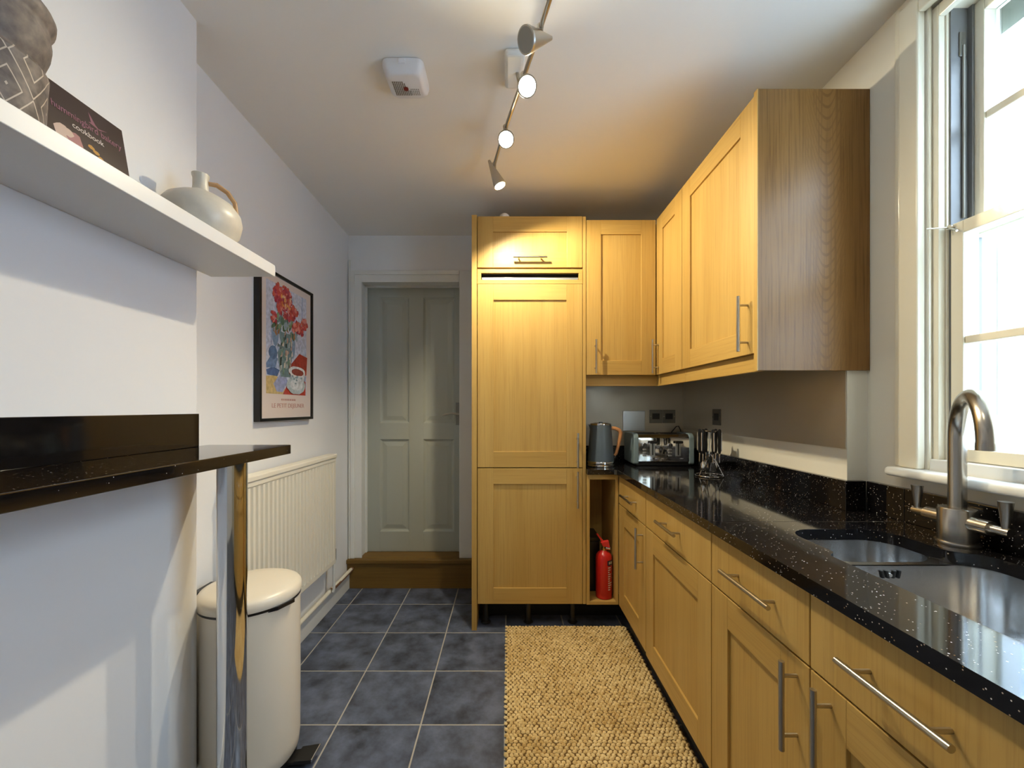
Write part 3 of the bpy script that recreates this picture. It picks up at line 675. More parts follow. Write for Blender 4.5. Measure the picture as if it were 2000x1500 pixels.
# toaster
TX0, TX1, TYF = .765, 1.088, 2.435
T = thing('toaster', ((TX0 + TX1) / 2, TYF + .11, ZW), 'four slice chrome toaster with blue-grey ends, beside the kettle', 'toaster')
def prof(y0, y1, z0, z1, r, n=6):
    return rounded([(y0, z0, .012), (y1, z0, .012), (y1, z1, r), (y0, z1, r)], n)
def extr_x(mb, loop, x0, x1):
    A = [mb.bm.verts.new((x0, y, z)) for y, z in loop]; B = [mb.bm.verts.new((x1, y, z)) for y, z in loop]; n = len(A)
    for k in range(n): mb.bm.faces.new((A[k], A[(k + 1) % n], B[(k + 1) % n], B[k]))
    mb.bm.faces.new(A[::-1]); mb.bm.faces.new(B); return mb
extr_x(MB(), prof(TYF, TYF + .22, ZW + .02, ZW + .19, .03), TX0 + .012, TX1 - .012).build('body', 'chrome', T, bevel=.001)
for a, b in ((TX0 - .016, TX0 + .014), (TX1 - .014, TX1 + .016)):
    extr_x(MB(), prof(TYF - .004, TYF + .224, ZW + .012, ZW + .195, .034), a, b).build('end_cap', 'toaster_grey', T, bevel=.006, seg=3)
MB().box(TX0, TX1, TYF + .012, TYF + .208, ZW + .001, ZW + .024).build('base', 'black_plastic', T, bevel=.004)
for i in range(4):
    x = TX0 + .03 + (i % 2) * .135; y = TYF + .05 + (i // 2) * .075
    MB().box(x, x + .12, y, y + .035, ZW + .188, ZW + .1915).build('bread_slot', 'black_matte', T, bevel=.001)
for xc in (TX0 + .095, TX0 + .245):
    MB().box(xc - .015, xc + .015, TYF - .003, TYF + .002, ZW + .06, ZW + .15).build('lever_track', 'alu', T, bevel=.0015)
    MB().box(xc - .003, xc + .003, TYF - .0045, TYF - .002, ZW + .066, ZW + .144).build('lever_slot', 'black_matte', T)
    lvr = MB().box(xc - .022, xc + .022, TYF - .026, TYF - .006, ZW + .136, ZW + .152).build('lever', 'black_plastic', T, bevel=.005)
    MB().box(xc - .003, xc + .003, TYF - .008, TYF, ZW + .14, ZW + .148).build('lever_stem', 'chrome', lvr)
    for k in range(3): MB().box(xc - .058, xc - .036, TYF - .006, TYF + .001, ZW + .058 + k * .018, ZW + .068 + k * .018).build('button', 'alu', T, bevel=.003)
    MB().lathe((xc + .022, TYF, ZW + .045), [(.012, 0), (.012, .001)], 8).build('badge', 'chrome', T)
    MB().cyl((xc - .047, TYF + .001, ZW + .125), (xc - .047, TYF - .012, ZW + .125), .014, .012, n=24).build('browning_dial', 'chrome', T)
MB().tube([(1.05, TYF + .235, ZW + .14), (1.06, TYF + .238, ZW + .19), (1.09, TYF + .24, ZW + .225), (1.105, TYF + .24, ZW + .228), (1.118, TYF + .238, ZW + .20), (1.115, TYF + .235, ZW + .15), (1.08, TYF + .23, ZW + .05), (1.03, TYF + .23, ZW + .012)], .0035, 8).build('power_cord', 'black_plastic', T)
T.rotation_euler = (0, 0, math.radians(-1.5))
# utensil carousel
CX, CY = 1.022, 2.085
C = thing('utensil_stand', (CX, CY, ZW), 'chrome wire carousel of black handled kitchen utensils on the worktop', 'utensil stand')
MB().tube([(CX + .066 * math.cos(a), CY + .066 * math.sin(a), ZW + .004) for a in (k * math.pi / 18 for k in range(36))], .003, 8, closed=True).build('base_ring', 'chrome', C)
for k in range(3):
    a = math.radians(200 + 120 * k)
    MB().tube([(CX + .066 * math.cos(a), CY + .066 * math.sin(a), ZW + .005), (CX + .040 * math.cos(a), CY + .040 * math.sin(a), ZW + .06), (CX + .006 * math.cos(a), CY + .006 * math.sin(a), ZW + .11)], .0026, 8).build('leg', 'chrome', C)
MB().cyl((CX, CY, ZW + .10), (CX, CY, ZW + .235), .004, n=10).build('post', 'chrome', C)
MB().lathe((CX, CY, ZW + .222), [(.005, 0), (.038, .003), (.040, .006), (.038, .009), (.005, .012)], 28).build('top_disc', 'chrome', C)
for k in range(6):
    a = math.radians(25 + 60 * k); px, py = CX + .046 * math.cos(a), CY + .046 * math.sin(a)
    tx, ty = -math.sin(a), math.cos(a)
    u_ = MB().lathe((px, py, ZW + .115), [(.005, 0), (.009, .01), (.011, .04), (.009, .07), (.012, .10), (.009, .12), (.003, .124)], 12, sx=.8, sy=.8).build('utensil', 'black_plastic', C)
    MB().cyl((px + .009 * math.cos(a), py + .009 * math.sin(a), ZW + .13), (px + .009 * math.cos(a), py + .009 * math.sin(a), ZW + .222), .0032, n=8).build('handle_inlay', 'chrome', u_)
    MB().cyl((px, py, ZW + .07), (px, py, ZW + .118), .003, n=8).build('neck', 'chrome', u_)
    if k % 3 == 0:
        MB().lathe((px, py, ZW + .022), [(.002, 0), (.014, .01), (.018, .025), (.013, .045), (.004, .056)], 14, sx=.6 + .4 * abs(tx), sy=.6 + .4 * abs(ty)).build('spoon_bowl', 'chrome', u_)
    else:
        MB().hexa([(px - tx * .016 - .002, py - ty * .016 - .002, ZW + .03), (px + tx * .016 - .002, py + ty * .016 - .002, ZW + .03), (px + tx * .016 + .002, py + ty * .016 + .002, ZW + .03), (px - tx * .016 + .002, py - ty * .016 + .002, ZW + .03),
                   (px - tx * .009 - .002, py - ty * .009 - .002, ZW + .075), (px + tx * .009 - .002, py + ty * .009 - .002, ZW + .075), (px + tx * .009 + .002, py + ty * .009 + .002, ZW + .075), (px - tx * .009 + .002, py - ty * .009 + .002, ZW + .075)]).build('blade', 'chrome', u_, bevel=.001)
# extinguisher and box in the niche
EX, EY, EZ = .558, 2.392, .1632
E = thing('fire_extinguisher', (EX, EY, EZ), 'small red fire extinguisher standing in the open niche', 'extinguisher')
MB().lathe((EX, EY, EZ), [(.040, 0), (.046, .004), (.046, .03), (.0465, .031), (.0465, .225), (.044, .243), (.034, .258), (.018, .268), (.014, .272)], 32).build('cylinder', 'red_paint', E)
MB().lathe((EX, EY, EZ + .270), [(.015, 0), (.016, .012), (.010, .014), (.010, .03)], 18).build('valve', 'brass', E)
MB().cyl((EX + .012, EY - .008, EZ + .288), (EX + .034, EY - .016, EZ + .288), .012, n=18).build('gauge', 'chrome', E)
MB().hexa([(EX - .008, EY - .012, EZ + .296), (EX + .03, EY - .03, EZ + .29), (EX + .03, EY - .006, EZ + .29), (EX - .008, EY + .012, EZ + .296),
           (EX - .022, EY - .012, EZ + .32), (EX + .022, EY - .03, EZ + .335), (EX + .022, EY - .006, EZ + .335), (EX - .022, EY + .012, EZ + .32)]).build('squeeze_grip', 'red_plastic', E, bevel=.004)
MB().hexa([(EX - .012, EY - .01, EZ + .318), (EX + .004, EY - .012, EZ + .318), (EX + .004, EY + .01, EZ + .318), (EX - .012, EY + .01, EZ + .318),
           (EX - .045, EY - .008, EZ + .365), (EX - .036, EY - .01, EZ + .368), (EX - .036, EY + .008, EZ + .368), (EX - .045, EY + .008, EZ + .365)]).build('top_lever', 'red_plastic', E, bevel=.003)
def cyl_patch(a0, a1, z0, z1, mat, name, par, rr=.0470):
    mb = MB(); n = 8; rows = []
    for z in (z0, z1): rows.append([mb.bm.verts.new((EX + rr * math.cos(math.radians(a0 + (a1 - a0) * k / n)), EY + rr * math.sin(math.radians(a0 + (a1 - a0) * k / n)), EZ + z)) for k in range(n + 1)])
    for k in range(n): mb.bm.faces.new((rows[0][k], rows[0][k + 1], rows[1][k + 1], rows[1][k]))
    return mb.build(name, mat, par, recalc=False)
lb = cyl_patch(-78, -18, .195, .224, 'navy_print', 'label_band', E)
for k, (a0, a1) in enumerate(((-66, -58), (-52, -42), (-38, -30))): cyl_patch(a0, a1, .203, .217, 'white_print', 'label_text', lb, .0474)
for k in range(11):
    zz = .055 + k * .0125
    cyl_patch(-72, -72 + random.uniform(10, 34), zz, zz + .006, 'white_print', 'label_text', lb, .0472)
    if k % 2: cyl_patch(-34, -34 + random.uniform(6, 18), zz, zz + .005, 'white_print', 'label_text', lb, .0472)
bx = thing('black_box', (.505, 2.53, EZ), 'black plastic case tucked behind the extinguisher in the niche', 'case')
MB().box(.467, .550, 2.46, 2.64, EZ, EZ + .30).build('case_body', 'black_plastic', bx, bevel=.006)
MB().box(.466, .552, 2.455, 2.645, EZ + .30, EZ + .325).build('case_lid', 'black_plastic', bx, bevel=.004)
# bits on top of the fridge housing
tag(MB().lathe((-.02, 2.40, 2.352), [(.03, 0), (.033, .01), (.028, .03), (.016, .04), (.004, .042)], 20).build('white_cup', 'white_plastic', org=(-.02, 2.40, 2.352)), 'small upturned white cup on top of the fridge housing', 'cup')
tag(MB().lathe((.315, 2.42, 2.352), [(.02, 0), (.022, .012), (.012, .022), (.003, .024)], 16).build('white_ornament', 'white_plastic', org=(.315, 2.42, 2.352)), 'tiny white ornament on top of the fridge housing, near the wall cabinet', 'ornament')

# ================================================================== left side: shelf, bar, radiator, bin, picture
tag(MB().box(XN + .001, -.787, -.15, 1.392, 1.704, 1.742).build('floating_shelf', 'shelf_white', org=(-.9, .6, 1.704), bevel=.0015), 'thick white floating shelf high on the chimney wall', 'shelf')
BR = thing('breakfast_bar', (-.86, .5, 1.107), 'black granite breakfast bar on a chrome leg beneath the shelf', 'breakfast bar')
MB().box(XN + .001, -.728, -.5, 1.380, 1.107, 1.137).build('bar_top', 'granite', BR, bevel=.002)
MB().box(XN + .001, XN + .021, -.5, 1.312, 1.137, 1.242).build('upstand', 'granite', BR, bevel=.0015)
PX, PY = -.838, 1.25
lg = MB().cyl((PX, PY, .012), (PX, PY, 1.095), .040, n=48).build('leg', 'chrome', BR)
MB().lathe((PX, PY, 1.095), [(.040, 0), (.052, .004), (.056, .008), (.056, .012)], 32).build('leg_flange', 'black_plastic', lg)
MB().lathe((PX, PY, 0), [(.055, 0), (.055, .004), (.046, .012)], 32).build('leg_foot', 'chrome', lg)
# carved pot
PTX, PTY = -.885, .672
pot = [(.070, 0), (.078, .004), (.080, .03), (.082, .085), (.083, .098), (.078, .106), (.075, .110), (.079, .122), (.084, .140), (.086, .158), (.084, .176), (.085, .182), (.090, .190), (.091, .200), (.088, .208), (.076, .226), (.070, .232), (.060, .228), (.058, .14), (.055, .13)]
tag(MB().lathe((PTX, PTY, 1.743), [(r * 1.10, z) for r, z in pot], 48).build('carved_pot', 'carved_stone', org=(PTX, PTY, 1.743)), 'carved grey-brown pot with pale zigzag lines at the shelf end', 'pot')
# cook book leaning on the wall
BK = thing('cookbook', (-.955, .95, 1.743), 'dark brown cookbook leaning against the wall between the pot and jug', 'book')
by0, by1, bh, bt = .845, 1.049, .228, .018
lean = math.radians(9.5)
ux = Vector((-math.sin(lean), 0, math.cos(lean))); nx = Vector((math.cos(lean), 0, math.sin(lean)))
fb = Vector((-.9475, 0, 1.743))    # lower front edge
def bk(mb, y0, y1, h0, h1, d0, d1):
    P = lambda y, h, d: tuple(fb + ux * h - nx * d + Vector((0, y, 0)))
    return mb.hexa([P(y0, h0, d0), P(y1, h0, d0), P(y1, h0, d1), P(y0, h0, d1), P(y0, h1, d0), P(y1, h1, d0), P(y1, h1, d1), P(y0, h1, d1)])
off = bt * math.sin(lean)
cov = bk(MB(), by0, by1, off, bh, 0, .002).build('front_cover', 'book_brown', BK, bevel=.0006)
bk(MB(), by0, by1, off, bh, bt - .002, bt).build('back_cover', 'book_brown', BK, bevel=.0006)
bk(MB(), by0 - .001, by0 + .002, off, bh, .001, bt - .001).build('spine', 'book_brown', BK, smooth=False)
bk(MB(), by0 + .002, by1 - .003, off + .003, bh - .003, .0022, bt - .0022).build('page_block', 'book_pages', BK, smooth=False)
def bkM(y, h):   # text plane: x->+Y, y->ux, z->nx
    p = fb + ux * h + nx * .0003 + Vector((0, y, 0))
    return Matrix(((0, ux.x, nx.x, p.x), (1, 0, 0, p.y), (0, ux.z, nx.z, p.z), (0, 0, 0, 1)))
text_mesh('title_text', 'the hummingbird bakery', .0215, 'book_pink', cov, bkM(.846, .168), sx=.90)
text_mesh('title_text', 'cookbook', .0175, 'book_white', cov, bkM(.917, .147))
def blob(y, h, ry, rh, mat, name='cover_picture', n=14, d=.0004):
    mb = MB(); vs = [mb.bm.verts.new(fb + ux * (h + rh * math.sin(2 * math.pi * k / n) * random.uniform(.85, 1.1)) + nx * d + Vector((0, y + ry * math.cos(2 * math.pi * k / n) * random.uniform(.85, 1.1), 0))) for k in range(n)]
    mb.bm.faces.new(vs); return mb.build(name, mat, cov, smooth=False, recalc=False)
mb = MB()
for tri in (((.958, .187), (.985, .183), (.972, .193)), ((.965, .19), (.962, .213), (.976, .189)), ((.983, .186), (1.004, .192), (.984, .183))):
    mb.bm.faces.new([mb.bm.verts.new(fb + ux * h + nx * .0004 + Vector((0, y, 0))) for y, h in tri])
mb.build('bird_print', 'book_pink', cov, smooth=False)
blob(.895, .118, .022, .018, 'cake_cream'); blob(.918, .112, .018, .024, 'cake_pink', d=.0006); blob(.905, .125, .012, .009, 'cake_cream', d=.0008); blob(.89, .104, .014, .012, 'cake_cream', d=.0007)
blob(.955, .124, .008, .005, 'cake_gold'); blob(.966, .118, .008, .005, 'cake_gold'); blob(.975, .108, .007, .005, 'cake_gold'); blob(.985, .078, .01, .008, 'cake_red'); blob(1.003, .072, .008, .006, 'cake_pink'); blob(.94, .09, .016, .016, 'cake_gold', d=.0003)
# jug
JX, JY = -.90, 1.204
J = thing('ceramic_jug', (JX, JY, 1.743), 'squat cream stoneware jug with tan loop handle on the white shelf', 'jug')
MB().lathe((JX, JY, 1.743), [(.055, 0), (.075, .006), (.097, .035), (.104, .068), (.100, .092), (.082, .118), (.055, .135), (.028, .146), (.021, .152), (.0195, .165), (.0195, .188), (.022, .196), (.022, .200), (.017, .200), (.015, .17), (.014, .16)], 48).build('body', 'ceramic_cream', J)
hp_ = [(JX + .017, JY + .008, 1.743 + .178), (JX + .032, JY + .022, 1.743 + .181), (JX + .052, JY + .040, 1.743 + .168), (JX + .066, JY + .052, 1.743 + .142), (JX + .069, JY + .055, 1.743 + .108)]
MB().tube(hp_, [.006, .007, .007, .0065, .006], 10).build('handle', 'cane', J)
# radiator
RX0, RX1, RY0, RY1, RZ0, RZ1 = -1.085, -1.03, 1.60, 2.47, .33, .985
RA = thing('radiator', (-1.07, 2.0, .1), 'long cream ribbed panel radiator on the wall behind the bin', 'radiator')
mb = MB(); pr = []; n = int((RY1 - RY0 - .03) / .0333); p_ = (RY1 - RY0 - .03) / n; y = RY0 + .015
for k in range(n):
    for f_, x in ((0, RX1 - .011), (.30, RX1 - .011), (.42, RX1), (.88, RX1), (1.0, RX1 - .011)): pr.append((x, y + (k + f_) * p_))
a = [mb.bm.verts.new((x, yy, RZ0 + .03)) for x, yy in pr]; b = [mb.bm.verts.new((x, yy, RZ1 - .045)) for x, yy in pr]
for k in range(len(a) - 1):
    if (a[k].co - a[k + 1].co).length > 1e-6: mb.bm.faces.new((a[k], a[k + 1], b[k + 1], b[k]))
mb.box(RX0, RX1 - .012, RY0, RY1, RZ0, RZ1 - .01)
mb.build('ribbed_panel', 'radiator_cream', RA, angle=20)
MB().box(RX0, RX1 - .002, RY0, RY1, RZ1 - .046, RZ1 - .012).box(RX0, RX1 - .002, RY0, RY1, RZ0, RZ0 + .031).box(RX0, RX1 - .003, RY0, RY0 + .016, RZ0, RZ1 - .012).box(RX0, RX1 - .003, RY1 - .016, RY1, RZ0, RZ1 - .012).build('rim', 'radiator_cream', RA, bevel=.005, seg=3)
MB().box(RX0 - .002, RX1 + .004, RY0 - .003, RY1 + .003, RZ1 - .022, RZ1).build('top_grille', 'radiator_cream', RA, bevel=.004)
for yb in (RY0 + .12, RY1 - .12): MB().box(XL, RX0, yb - .02, yb + .02, RZ0 + .05, RZ1 - .08).build('wall_bracket', 'radiator_cream', RA, smooth=False)
vl = MB().cyl((-1.06, RY1 + .035, .335), (-1.06, RY1 + .035, .40), .013, n=14).cyl((-1.06, RY1 - .002, .36), (-1.06, RY1 + .035, .36), .008, n=10).build('valve', 'socket_steel', RA)
MB().cyl((-1.06, RY1 + .035, .40), (-1.06, RY1 + .035, .455), .006, n=10).build('valve_spindle', 'lamp_grey', vl)
MB().tube([(-1.06, RY1 + .035, .335), (-1.06, RY1 + .035, .16), (-1.065, RY1 + .035, .14)], .0085, 10).build('pipe', 'gloss_white', RA)
MB().tube([(-1.088, 1.50, .135), (-1.088, 2.0, .135), (-1.088, 2.85, .14)], .0125, 12).build('pipe', 'radiator_cream', RA)
MB().cyl((-1.088, 2.52, .1375), (-1.088, 2.8715, .1375), .0132, n=12).build('pipe', 'copper', RA)
# pedal bin
BX, BY = -.912, 1.462
BN = thing('pedal_bin', (BX, BY, 0), 'tall cream pedal bin with domed lid beside the radiator', 'bin')
MB().lathe((BX, BY, 0), [(.146, 0), (.150, .004), (.152, .028), (.146, .03)], 56).build('base', 'black_plastic', BN)
MB().lathe((BX, BY, .03), [(.150, 0), (.157, .012), (.161, .05), (.162, .30), (.161, .555)], 56).build('body', 'bin_cream', BN)
MB().lathe((BX, BY, .585), [(.161, 0), (.164, .002), (.164, .008), (.159, .010)], 56).build('lid_gasket', 'black_plastic', BN)
ld = MB().lathe((BX, BY, .595), [(.165, 0), (.167, .006), (.166, .026), (.159, .036), (.139, .044), (.09, .051), (.03, .054), (.004, .0545)], 56).build('lid', 'bin_cream', BN)
MB().hexa([(BX + .11, BY - .11, .580), (BX + .150, BY - .092, .584), (BX + .176, BY - .03, .584), (BX + .155, BY - .02, .580), (BX + .11, BY - .11, .592), (BX + .150, BY - .092, .597), (BX + .176, BY - .03, .597), (BX + .155, BY - .02, .592)]).build('lid_tab', 'black_plastic', ld, bevel=.002)
MB().box(BX - .186, BX - .155, BY - .05, BY + .05, .52, .625).build('hinge', 'black_plastic', BN, bevel=.006)
MB().box(BX - .184, BX - .160, BY - .03, BY + .03, .25, .31).build('rear_grip', 'black_plastic', BN, bevel=.006)
pd = MB().hexa([(BX + .14, BY - .03, .012), (BX + .235, BY - .035, .022), (BX + .235, BY + .035, .022), (BX + .14, BY + .03, .012), (BX + .14, BY - .03, .022), (BX + .235, BY - .035, .034), (BX + .235, BY + .035, .034), (BX + .14, BY + .03, .022)]).build('pedal', 'black_plastic', BN, bevel=.003)
MB().hexa([(BX + .172, BY - .034, .0275), (BX + .238, BY - .037, .035), (BX + .238, BY + .037, .035), (BX + .172, BY + .034, .0275), (BX + .172, BY - .034, .031), (BX + .238, BY - .037, .0385), (BX + .238, BY + .037, .0385), (BX + .172, BY + .034, .031)]).build('pedal_plate', 'black_plastic', pd, bevel=.001)
MB().box(BX + .236, BX + .240, BY - .036, BY + .036, .030, .0395).build('pedal_edge', 'chrome', pd, bevel=.001)
BN.scale = (.965, .965, 1)
# framed poster
fx0, fx1, fy0, fy1, fz0, fz1 = XL + .001, -1.095, 1.817, 2.314, 1.199, 1.902
PF = thing('framed_poster', (XL, 2.065, 1.199), 'black framed poster of red flowers and a coffee cup above the radiator', 'picture')
fw = .014
fr = MB().box(fx0, fx1, fy0, fy0 + fw, fz0, fz1).box(fx0, fx1, fy1 - fw, fy1, fz0, fz1).box(fx0, fx1, fy0 + fw, fy1 - fw, fz0, fz0 + fw).box(fx0, fx1, fy0 + fw, fy1 - fw, fz1 - fw, fz1).build('frame', 'picture_black', PF, bevel=.001)
MB().box(fx0, fx1 - .010, fy0 + fw, fy1 - fw, fz0 + fw, fz1 - fw).build('paper', 'paper', PF, smooth=False)
def poster():
    bm = bmesh.new(); cl = bm.loops.layers.float_color.new('Col')
    Wd, Hd = fy1 - fy0 - 2 * fw, fz1 - fz0 - 2 * fw
    lay = [0]
    rnd = random.Random(11)
    def poly(pts, col, jit=0.0):
        lay[0] += 1; x = fx1 - .0098 + lay[0] * .000008
        vs = [bm.verts.new((x, fy0 + fw + (u + rnd.uniform(-jit, jit)) * Wd, fz0 + fw + (v + rnd.uniform(-jit, jit)) * Hd)) for u, v in pts]
        f = bm.faces.new(vs); c = lin(*col)
        for l in f.loops: l[cl] = c
    def ell(u, v, ru, rv, col, n=12, jit=.004, rot=0):
        poly([(u + ru * math.cos(t) * math.cos(rot) - rv * math.sin(t) * math.sin(rot), v + (ru * math.cos(t) * math.sin(rot) + rv * math.sin(t) * math.cos(rot)) * Wd / Hd) for t in (2 * math.pi * k / n for k in range(n))], col, jit)
    poly([(.10, .17), (.90, .17), (.90, .95), (.10, .95)], (200, 204, 220))
    for k in range(26):
        u = rnd.uniform(.13, .85); v = rnd.uniform(.35, .92); w = rnd.uniform(.015, .04)
        c = rnd.choice([(170, 182, 208), (198, 202, 216), (160, 176, 204), (204, 204, 214)])
        poly([(u, v - .1), (u + w, v - .1), (u + w * 1.2, min(.95, v + .1)), (u, min(.95, v + .1))], c, .004)
    poly([(.10, .17), (.45, .17), (.42, .24), (.28, .30), (.10, .29)], (206, 180, 124))      # yellow cloth
    poly([(.40, .17), (.88, .17), (.88, .28), (.66, .31), (.48, .24)], (190, 66, 52))          # red cloth
    poly([(.56, .40), (.74, .49), (.92, .48), (.90, .33), (.70, .30), (.56, .34)], (176, 62, 48), .006)
    poly([(.10, .33), (.22, .36), (.34, .34), (.30, .29), (.12, .30)], (88, 112, 158), .006)
    poly([(.22, .24), (.38, .33), (.50, .27), (.40, .18), (.28, .19)], (158, 166, 200), .006)
    poly([(.10, .38), (.22, .46), (.30, .42), (.26, .36), (.10, .34)], (120, 146, 186), .006)
    ell(.22, .46, .08, .07, (100, 128, 168)); ell(.60, .55, .05, .16, (140, 162, 188)); ell(.26, .60, .06, .14, (134, 158, 186))
    # vase
    poly([(.36, .30), (.54, .30), (.58, .46), (.56, .54), (.60, .62), (.32, .62), (.36, .54), (.30, .46)], (120, 146, 150), .004)
    for k in range(40):
        u = rnd.uniform(.33, .57); v = rnd.uniform(.31, .60)
        poly([(u, v), (u + .03, v + .01), (u + .035, v + .05), (u + .005, v + .045)], rnd.choice([(92, 110, 100), (170, 180, 176), (206, 190, 170), (70, 84, 84), (122, 150, 130), (190, 150, 130)]), .006)
    poly([(.30, .53), (.58, .50), (.58, .485), (.30, .51)], (122, 140, 142))
    for k in range(40):   # leaves
        u = rnd.uniform(.24, .70); v = rnd.uniform(.60, .74)
        ell(u, v, rnd.uniform(.015, .035), rnd.uniform(.03, .07), rnd.choice([(110, 140, 138), (86, 118, 96), (140, 160, 120), (150, 170, 180), (170, 120, 70)]), 8, .004, rnd.uniform(-1, 1))
    for cu, cv, ru, rv, nn in ((.40, .88, .17, .08, 90), (.50, .80, .21, .07, 90), (.70, .68, .12, .05, 48), (.84, .74, .06, .04, 24), (.22, .70, .05, .04, 10)):
        for k in range(nn):
            t = rnd.uniform(0, 6.28); q = math.sqrt(rnd.random())
            ell(cu + ru * q * math.cos(t), cv + rv * q * math.sin(t), rnd.uniform(.018, .035), rnd.uniform(.018, .035), rnd.choice([(184, 62, 66), (198, 76, 70), (166, 56, 78), (208, 100, 76), (190, 78, 94), (222, 142, 130)]), 8, .006)
    for k in range(16): ell(rnd.uniform(.36, .54), rnd.uniform(.80, .88), .016, .02, rnd.choice([(226, 190, 150), (230, 170, 90), (220, 120, 70)]), 7, .005)
    # cup and saucer
    ell(.66, .245, .20, .10, (186, 200, 204), 20, .003); ell(.67, .25, .14, .065, (214, 218, 220), 18, .003)
    poly([(.50, .36), (.86, .34), (.80, .26), (.62, .25)], (206, 212, 216), .003); ell(.68, .35, .18, .06, (224, 226, 226), 18, .003); ell(.69, .345, .13, .04, (150, 70, 60), 14, .003)
    for k in range(10): ell(rnd.uniform(.56, .78), rnd.uniform(.24, .32), .02, .012, (140, 166, 178), 7, .004)
    me = bpy.data.meshes.new('art_print'); bm.to_mesh(me); bm.free(); me.materials.append(MATS['art_print'])
    o = bpy.data.objects.new('art_print', me); COL.objects.link(o); o.parent = PF
    me.transform(Matrix.Translation(-Vector(ORG[PF.name])))
poster()
def pM(y, z): return Matrix(((0, 0, 1, fx1 - .0095), (1, 0, 0, y), (0, 1, 0, z), (0, 0, 0, 1)))
text_mesh('poster_text', 'LE PETIT DEJEUNER', .030, 'print_text', PF, pM(2.075, 1.262), align='CENTER', sx=1.18)
mb = MB(); yy = 2.005
for k in range(11):
    wd = random.uniform(.006, .012); mb.box(fx1 - .0099, fx1 - .0094, yy, yy + wd, 1.297, 1.306); yy += wd + random.uniform(.002, .006)
mb.build('caption_marks', 'print_text', PF, smooth=False)
# rug
rg = thing('jute_rug', (.32, 1.6, 0), 'chunky natural jute runner rug on the slate tile floor', 'rug')
MB().prism(rrect(-.004, .676, .55, 2.358, .01, 3), .001, .008).build('backing', 'jute_base', rg, smooth=False)
def knots():
    me = bpy.data.meshes.new('woven_knots'); V, F = [], []
    uv = [(math.cos(t), math.sin(t)) for t in (2 * math.pi * k / 6 for k in range(6))]
    rnd = random.Random(5); px_, py_ = .0185, .0150
    nx_, ny_ = int(.68 / px_), int(1.81 / py_)
    for j in range(ny_ + 1):
        for i in range(nx_ + 1):
            x = -.006 + i * px_ + (px_ / 2 if j % 2 else 0) + rnd.uniform(-.0022, .0022); y = .552 + j * py_ + rnd.uniform(-.0014, .0014)
            rx, ry, h = .0102 * rnd.uniform(.85, 1.2), .0076 * rnd.uniform(.85, 1.15), .0075 * rnd.uniform(.6, 1.3)
            rot = rnd.uniform(-.4, .4) + (.45 if j % 2 else -.45); c_, s_ = math.cos(rot), math.sin(rot); b0 = len(V)
            for q, zz in ((1.0, .006), (.72, .0075 + h * .65)):
                for u, v in uv: X, Y = u * rx * q, v * ry * q; V.append((x + X * c_ - Y * s_, y + X * s_ + Y * c_, zz))
            V.append((x, y, .0075 + h))
            for k in range(6):
                F.append((b0 + k, b0 + (k + 1) % 6, b0 + 6 + (k + 1) % 6, b0 + 6 + k)); F.append((b0 + 6 + k, b0 + 6 + (k + 1) % 6, b0 + 12))
    me.from_pydata([(a - .32, b - 1.6, c) for a, b, c in V], [], F); me.materials.append(MATS['jute'])
    for p in me.polygons: p.use_smooth = True
    o = bpy.data.objects.new('woven_knots', me); COL.objects.link(o); o.parent = rg; o['kind'] = 'stuff'
knots()

# ================================================================== ceiling fittings
SAX, SAY = -.378, 1.535
zc = ZC(SAY)
SA = thing('smoke_alarm', (SAX, SAY, zc - .05), 'white square smoke alarm with speckled grille on the ceiling', 'alarm')
mb = MB(); hw = .074
for hw_, z in ((hw, zc - .001), (hw, zc - .014), (hw - .006, zc - .034), (hw - .020, zc - .046)): pass
rings = []
for hw_, z in ((hw, zc - .002), (hw, zc - .016), (hw - .004, zc - .034), (hw - .014, zc - .046), (hw - .022, zc - .048)):
    rings.append([mb.bm.verts.new((x, y, z)) for x, y in rrect(SAX - hw_, SAX + hw_, SAY - hw_, SAY + hw_, .024, 6)])
n = len(rings[0])
for A, B in zip(rings, rings[1:]):
    for k in range(n): mb.bm.faces.new((A[k], A[(k + 1) % n], B[(k + 1) % n], B[k]))
mb.bm.faces.new(rings[0][::-1]); mb.bm.faces.new(rings[-1]); cas = mb.build('casing', 'white_plastic', SA, angle=50)
MB().box(SAX - .012, SAX + .012, SAY - hw - .004, SAY - hw + .008, zc - .022, zc - .004).build('release_tab', 'white_plastic', SA, bevel=.002)
for i in range(9):
    for j in range(8):
        x = SAX - .046 + i * .0068; y = SAY - .022 + j * .0085
        if x > SAX - .008 + .004 * j: continue
        MB().box(x - .002, x + .002, y - .0032, y + .0032, zc - .0492, zc - .0475).build('grille_slot', 'grille_grey', cas, smooth=False)
for i in range(5):
    for j in range(4):
        x = SAX + .014 + i * .0068; y = SAY + .012 + j * .0085
        MB().box(x - .0016, x + .0016, y - .0022, y + .0022, zc - .0490, zc - .0475).build('grille_slot', 'grille_grey', cas, smooth=False)
MB().cyl((SAX - .004, SAY + .008, zc - .047), (SAX - .004, SAY + .008, zc - .051), .009, n=18).build('test_button', 'red_led', SA)
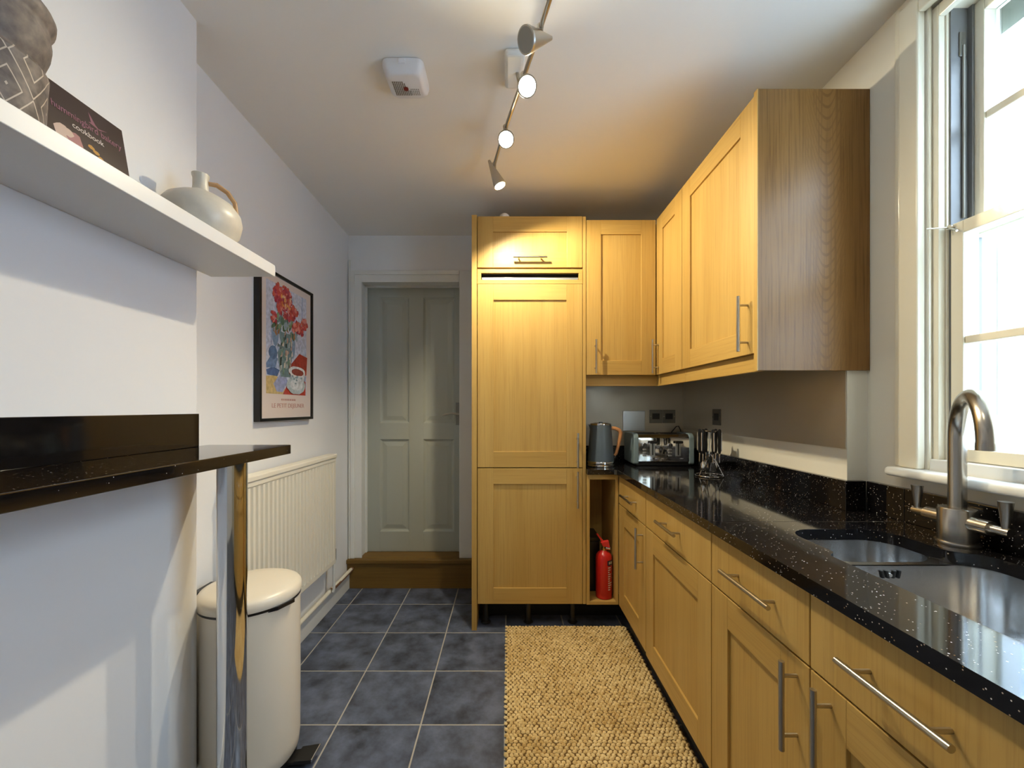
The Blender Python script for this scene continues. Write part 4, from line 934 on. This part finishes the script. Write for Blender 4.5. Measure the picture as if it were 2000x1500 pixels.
# spotlight track
TL = thing('spotlight_track', (.03, 1.5, 2.5), 'satin nickel spotlight rail with conical lamps under the ceiling', 'ceiling light')
RP = lambda y: Vector((-.067 + .225 * (1.99 - y) + .004 * math.sin((y - 1) * 6), y, 2.43))
MB().tube([tuple(RP(2.01 - k * .05)) for k in range(31)], .0075, 12).build('rail', 'steel', TL)
rc = RP(1.42); zr = ZC(1.42)
MB().box(rc.x - .075, rc.x - .005, 1.42, 1.58, zr - .028, zr - .001).build('ceiling_plate', 'gloss_white', TL, bevel=.012, seg=3)
MB().cyl((rc.x - .03, 1.50, zr - .026), (RP(1.50).x, 1.50, 2.432), .006, n=10).build('stem', 'steel', TL)
def spot(y, target, L, rm, lit, power=0, size=70, blend=.6, fwd=.055):
    b = RP(y); d = (Vector(target) - b).normalized()
    root = b - Vector((0, 0, .03))
    back = root - d * (L * .45); front = root + d * (L * .55)
    hd = MB().cyl(back, front - d * .006, .006, rm, n=28).cyl(front - d * .006, front, rm, rm * .985, n=28).build('spot_head', 'steel', TL)
    MB().cyl(b, root, .005, n=10).cyl(b + Vector((0, .012, 0)), b - Vector((0, .012, 0)), .011, n=12).build('swivel', 'steel', hd)
    MB().cyl(front + d * .0005, front + d * .0015, rm * .86, n=28).build('bulb', 'bulb_lit' if lit else 'lamp_grey', hd)
    if power:
        l = bpy.data.lights.new('spot_light', 'SPOT'); l.energy = power; l.color = WARM; l.spot_size = math.radians(size); l.spot_blend = blend; l.shadow_soft_size = .015
        o = bpy.data.objects.new('spot_light', l); COL.objects.link(o); o.parent = hd
        p = front + d * .012; o.location = p - Vector(ORG[hd.name]); o.rotation_euler = d.to_track_quat('-Z', 'Y').to_euler()
    return hd
spot(1.985, (.42, 1.95, 1.3), .135, .030, True, 66, 160, 0.45)            # end lamp, pointing down
spot(1.72, (.05, .5, 1.2), .12, .034, True, 36, 155, 0.6)                # lit towards the viewer
spot(1.45, (.28, .3, 1.4), .12, .034, True, 20, 150, 1.0)
spot(1.27, (-.655, .76, 1.92), .115, .036, False)                            # dead lamp
spot(.80, (.50, 2.337, 1.6), .115, .036, True, 10, 90, 1.0)  # added lamp out of view, brightens the tall cabinet fronts
spot(.60, (.85, 1.3, 1.2), .115, .036, True, 6, 110, 1.0)  # second added out-of-view lamp, extra light towards the window side
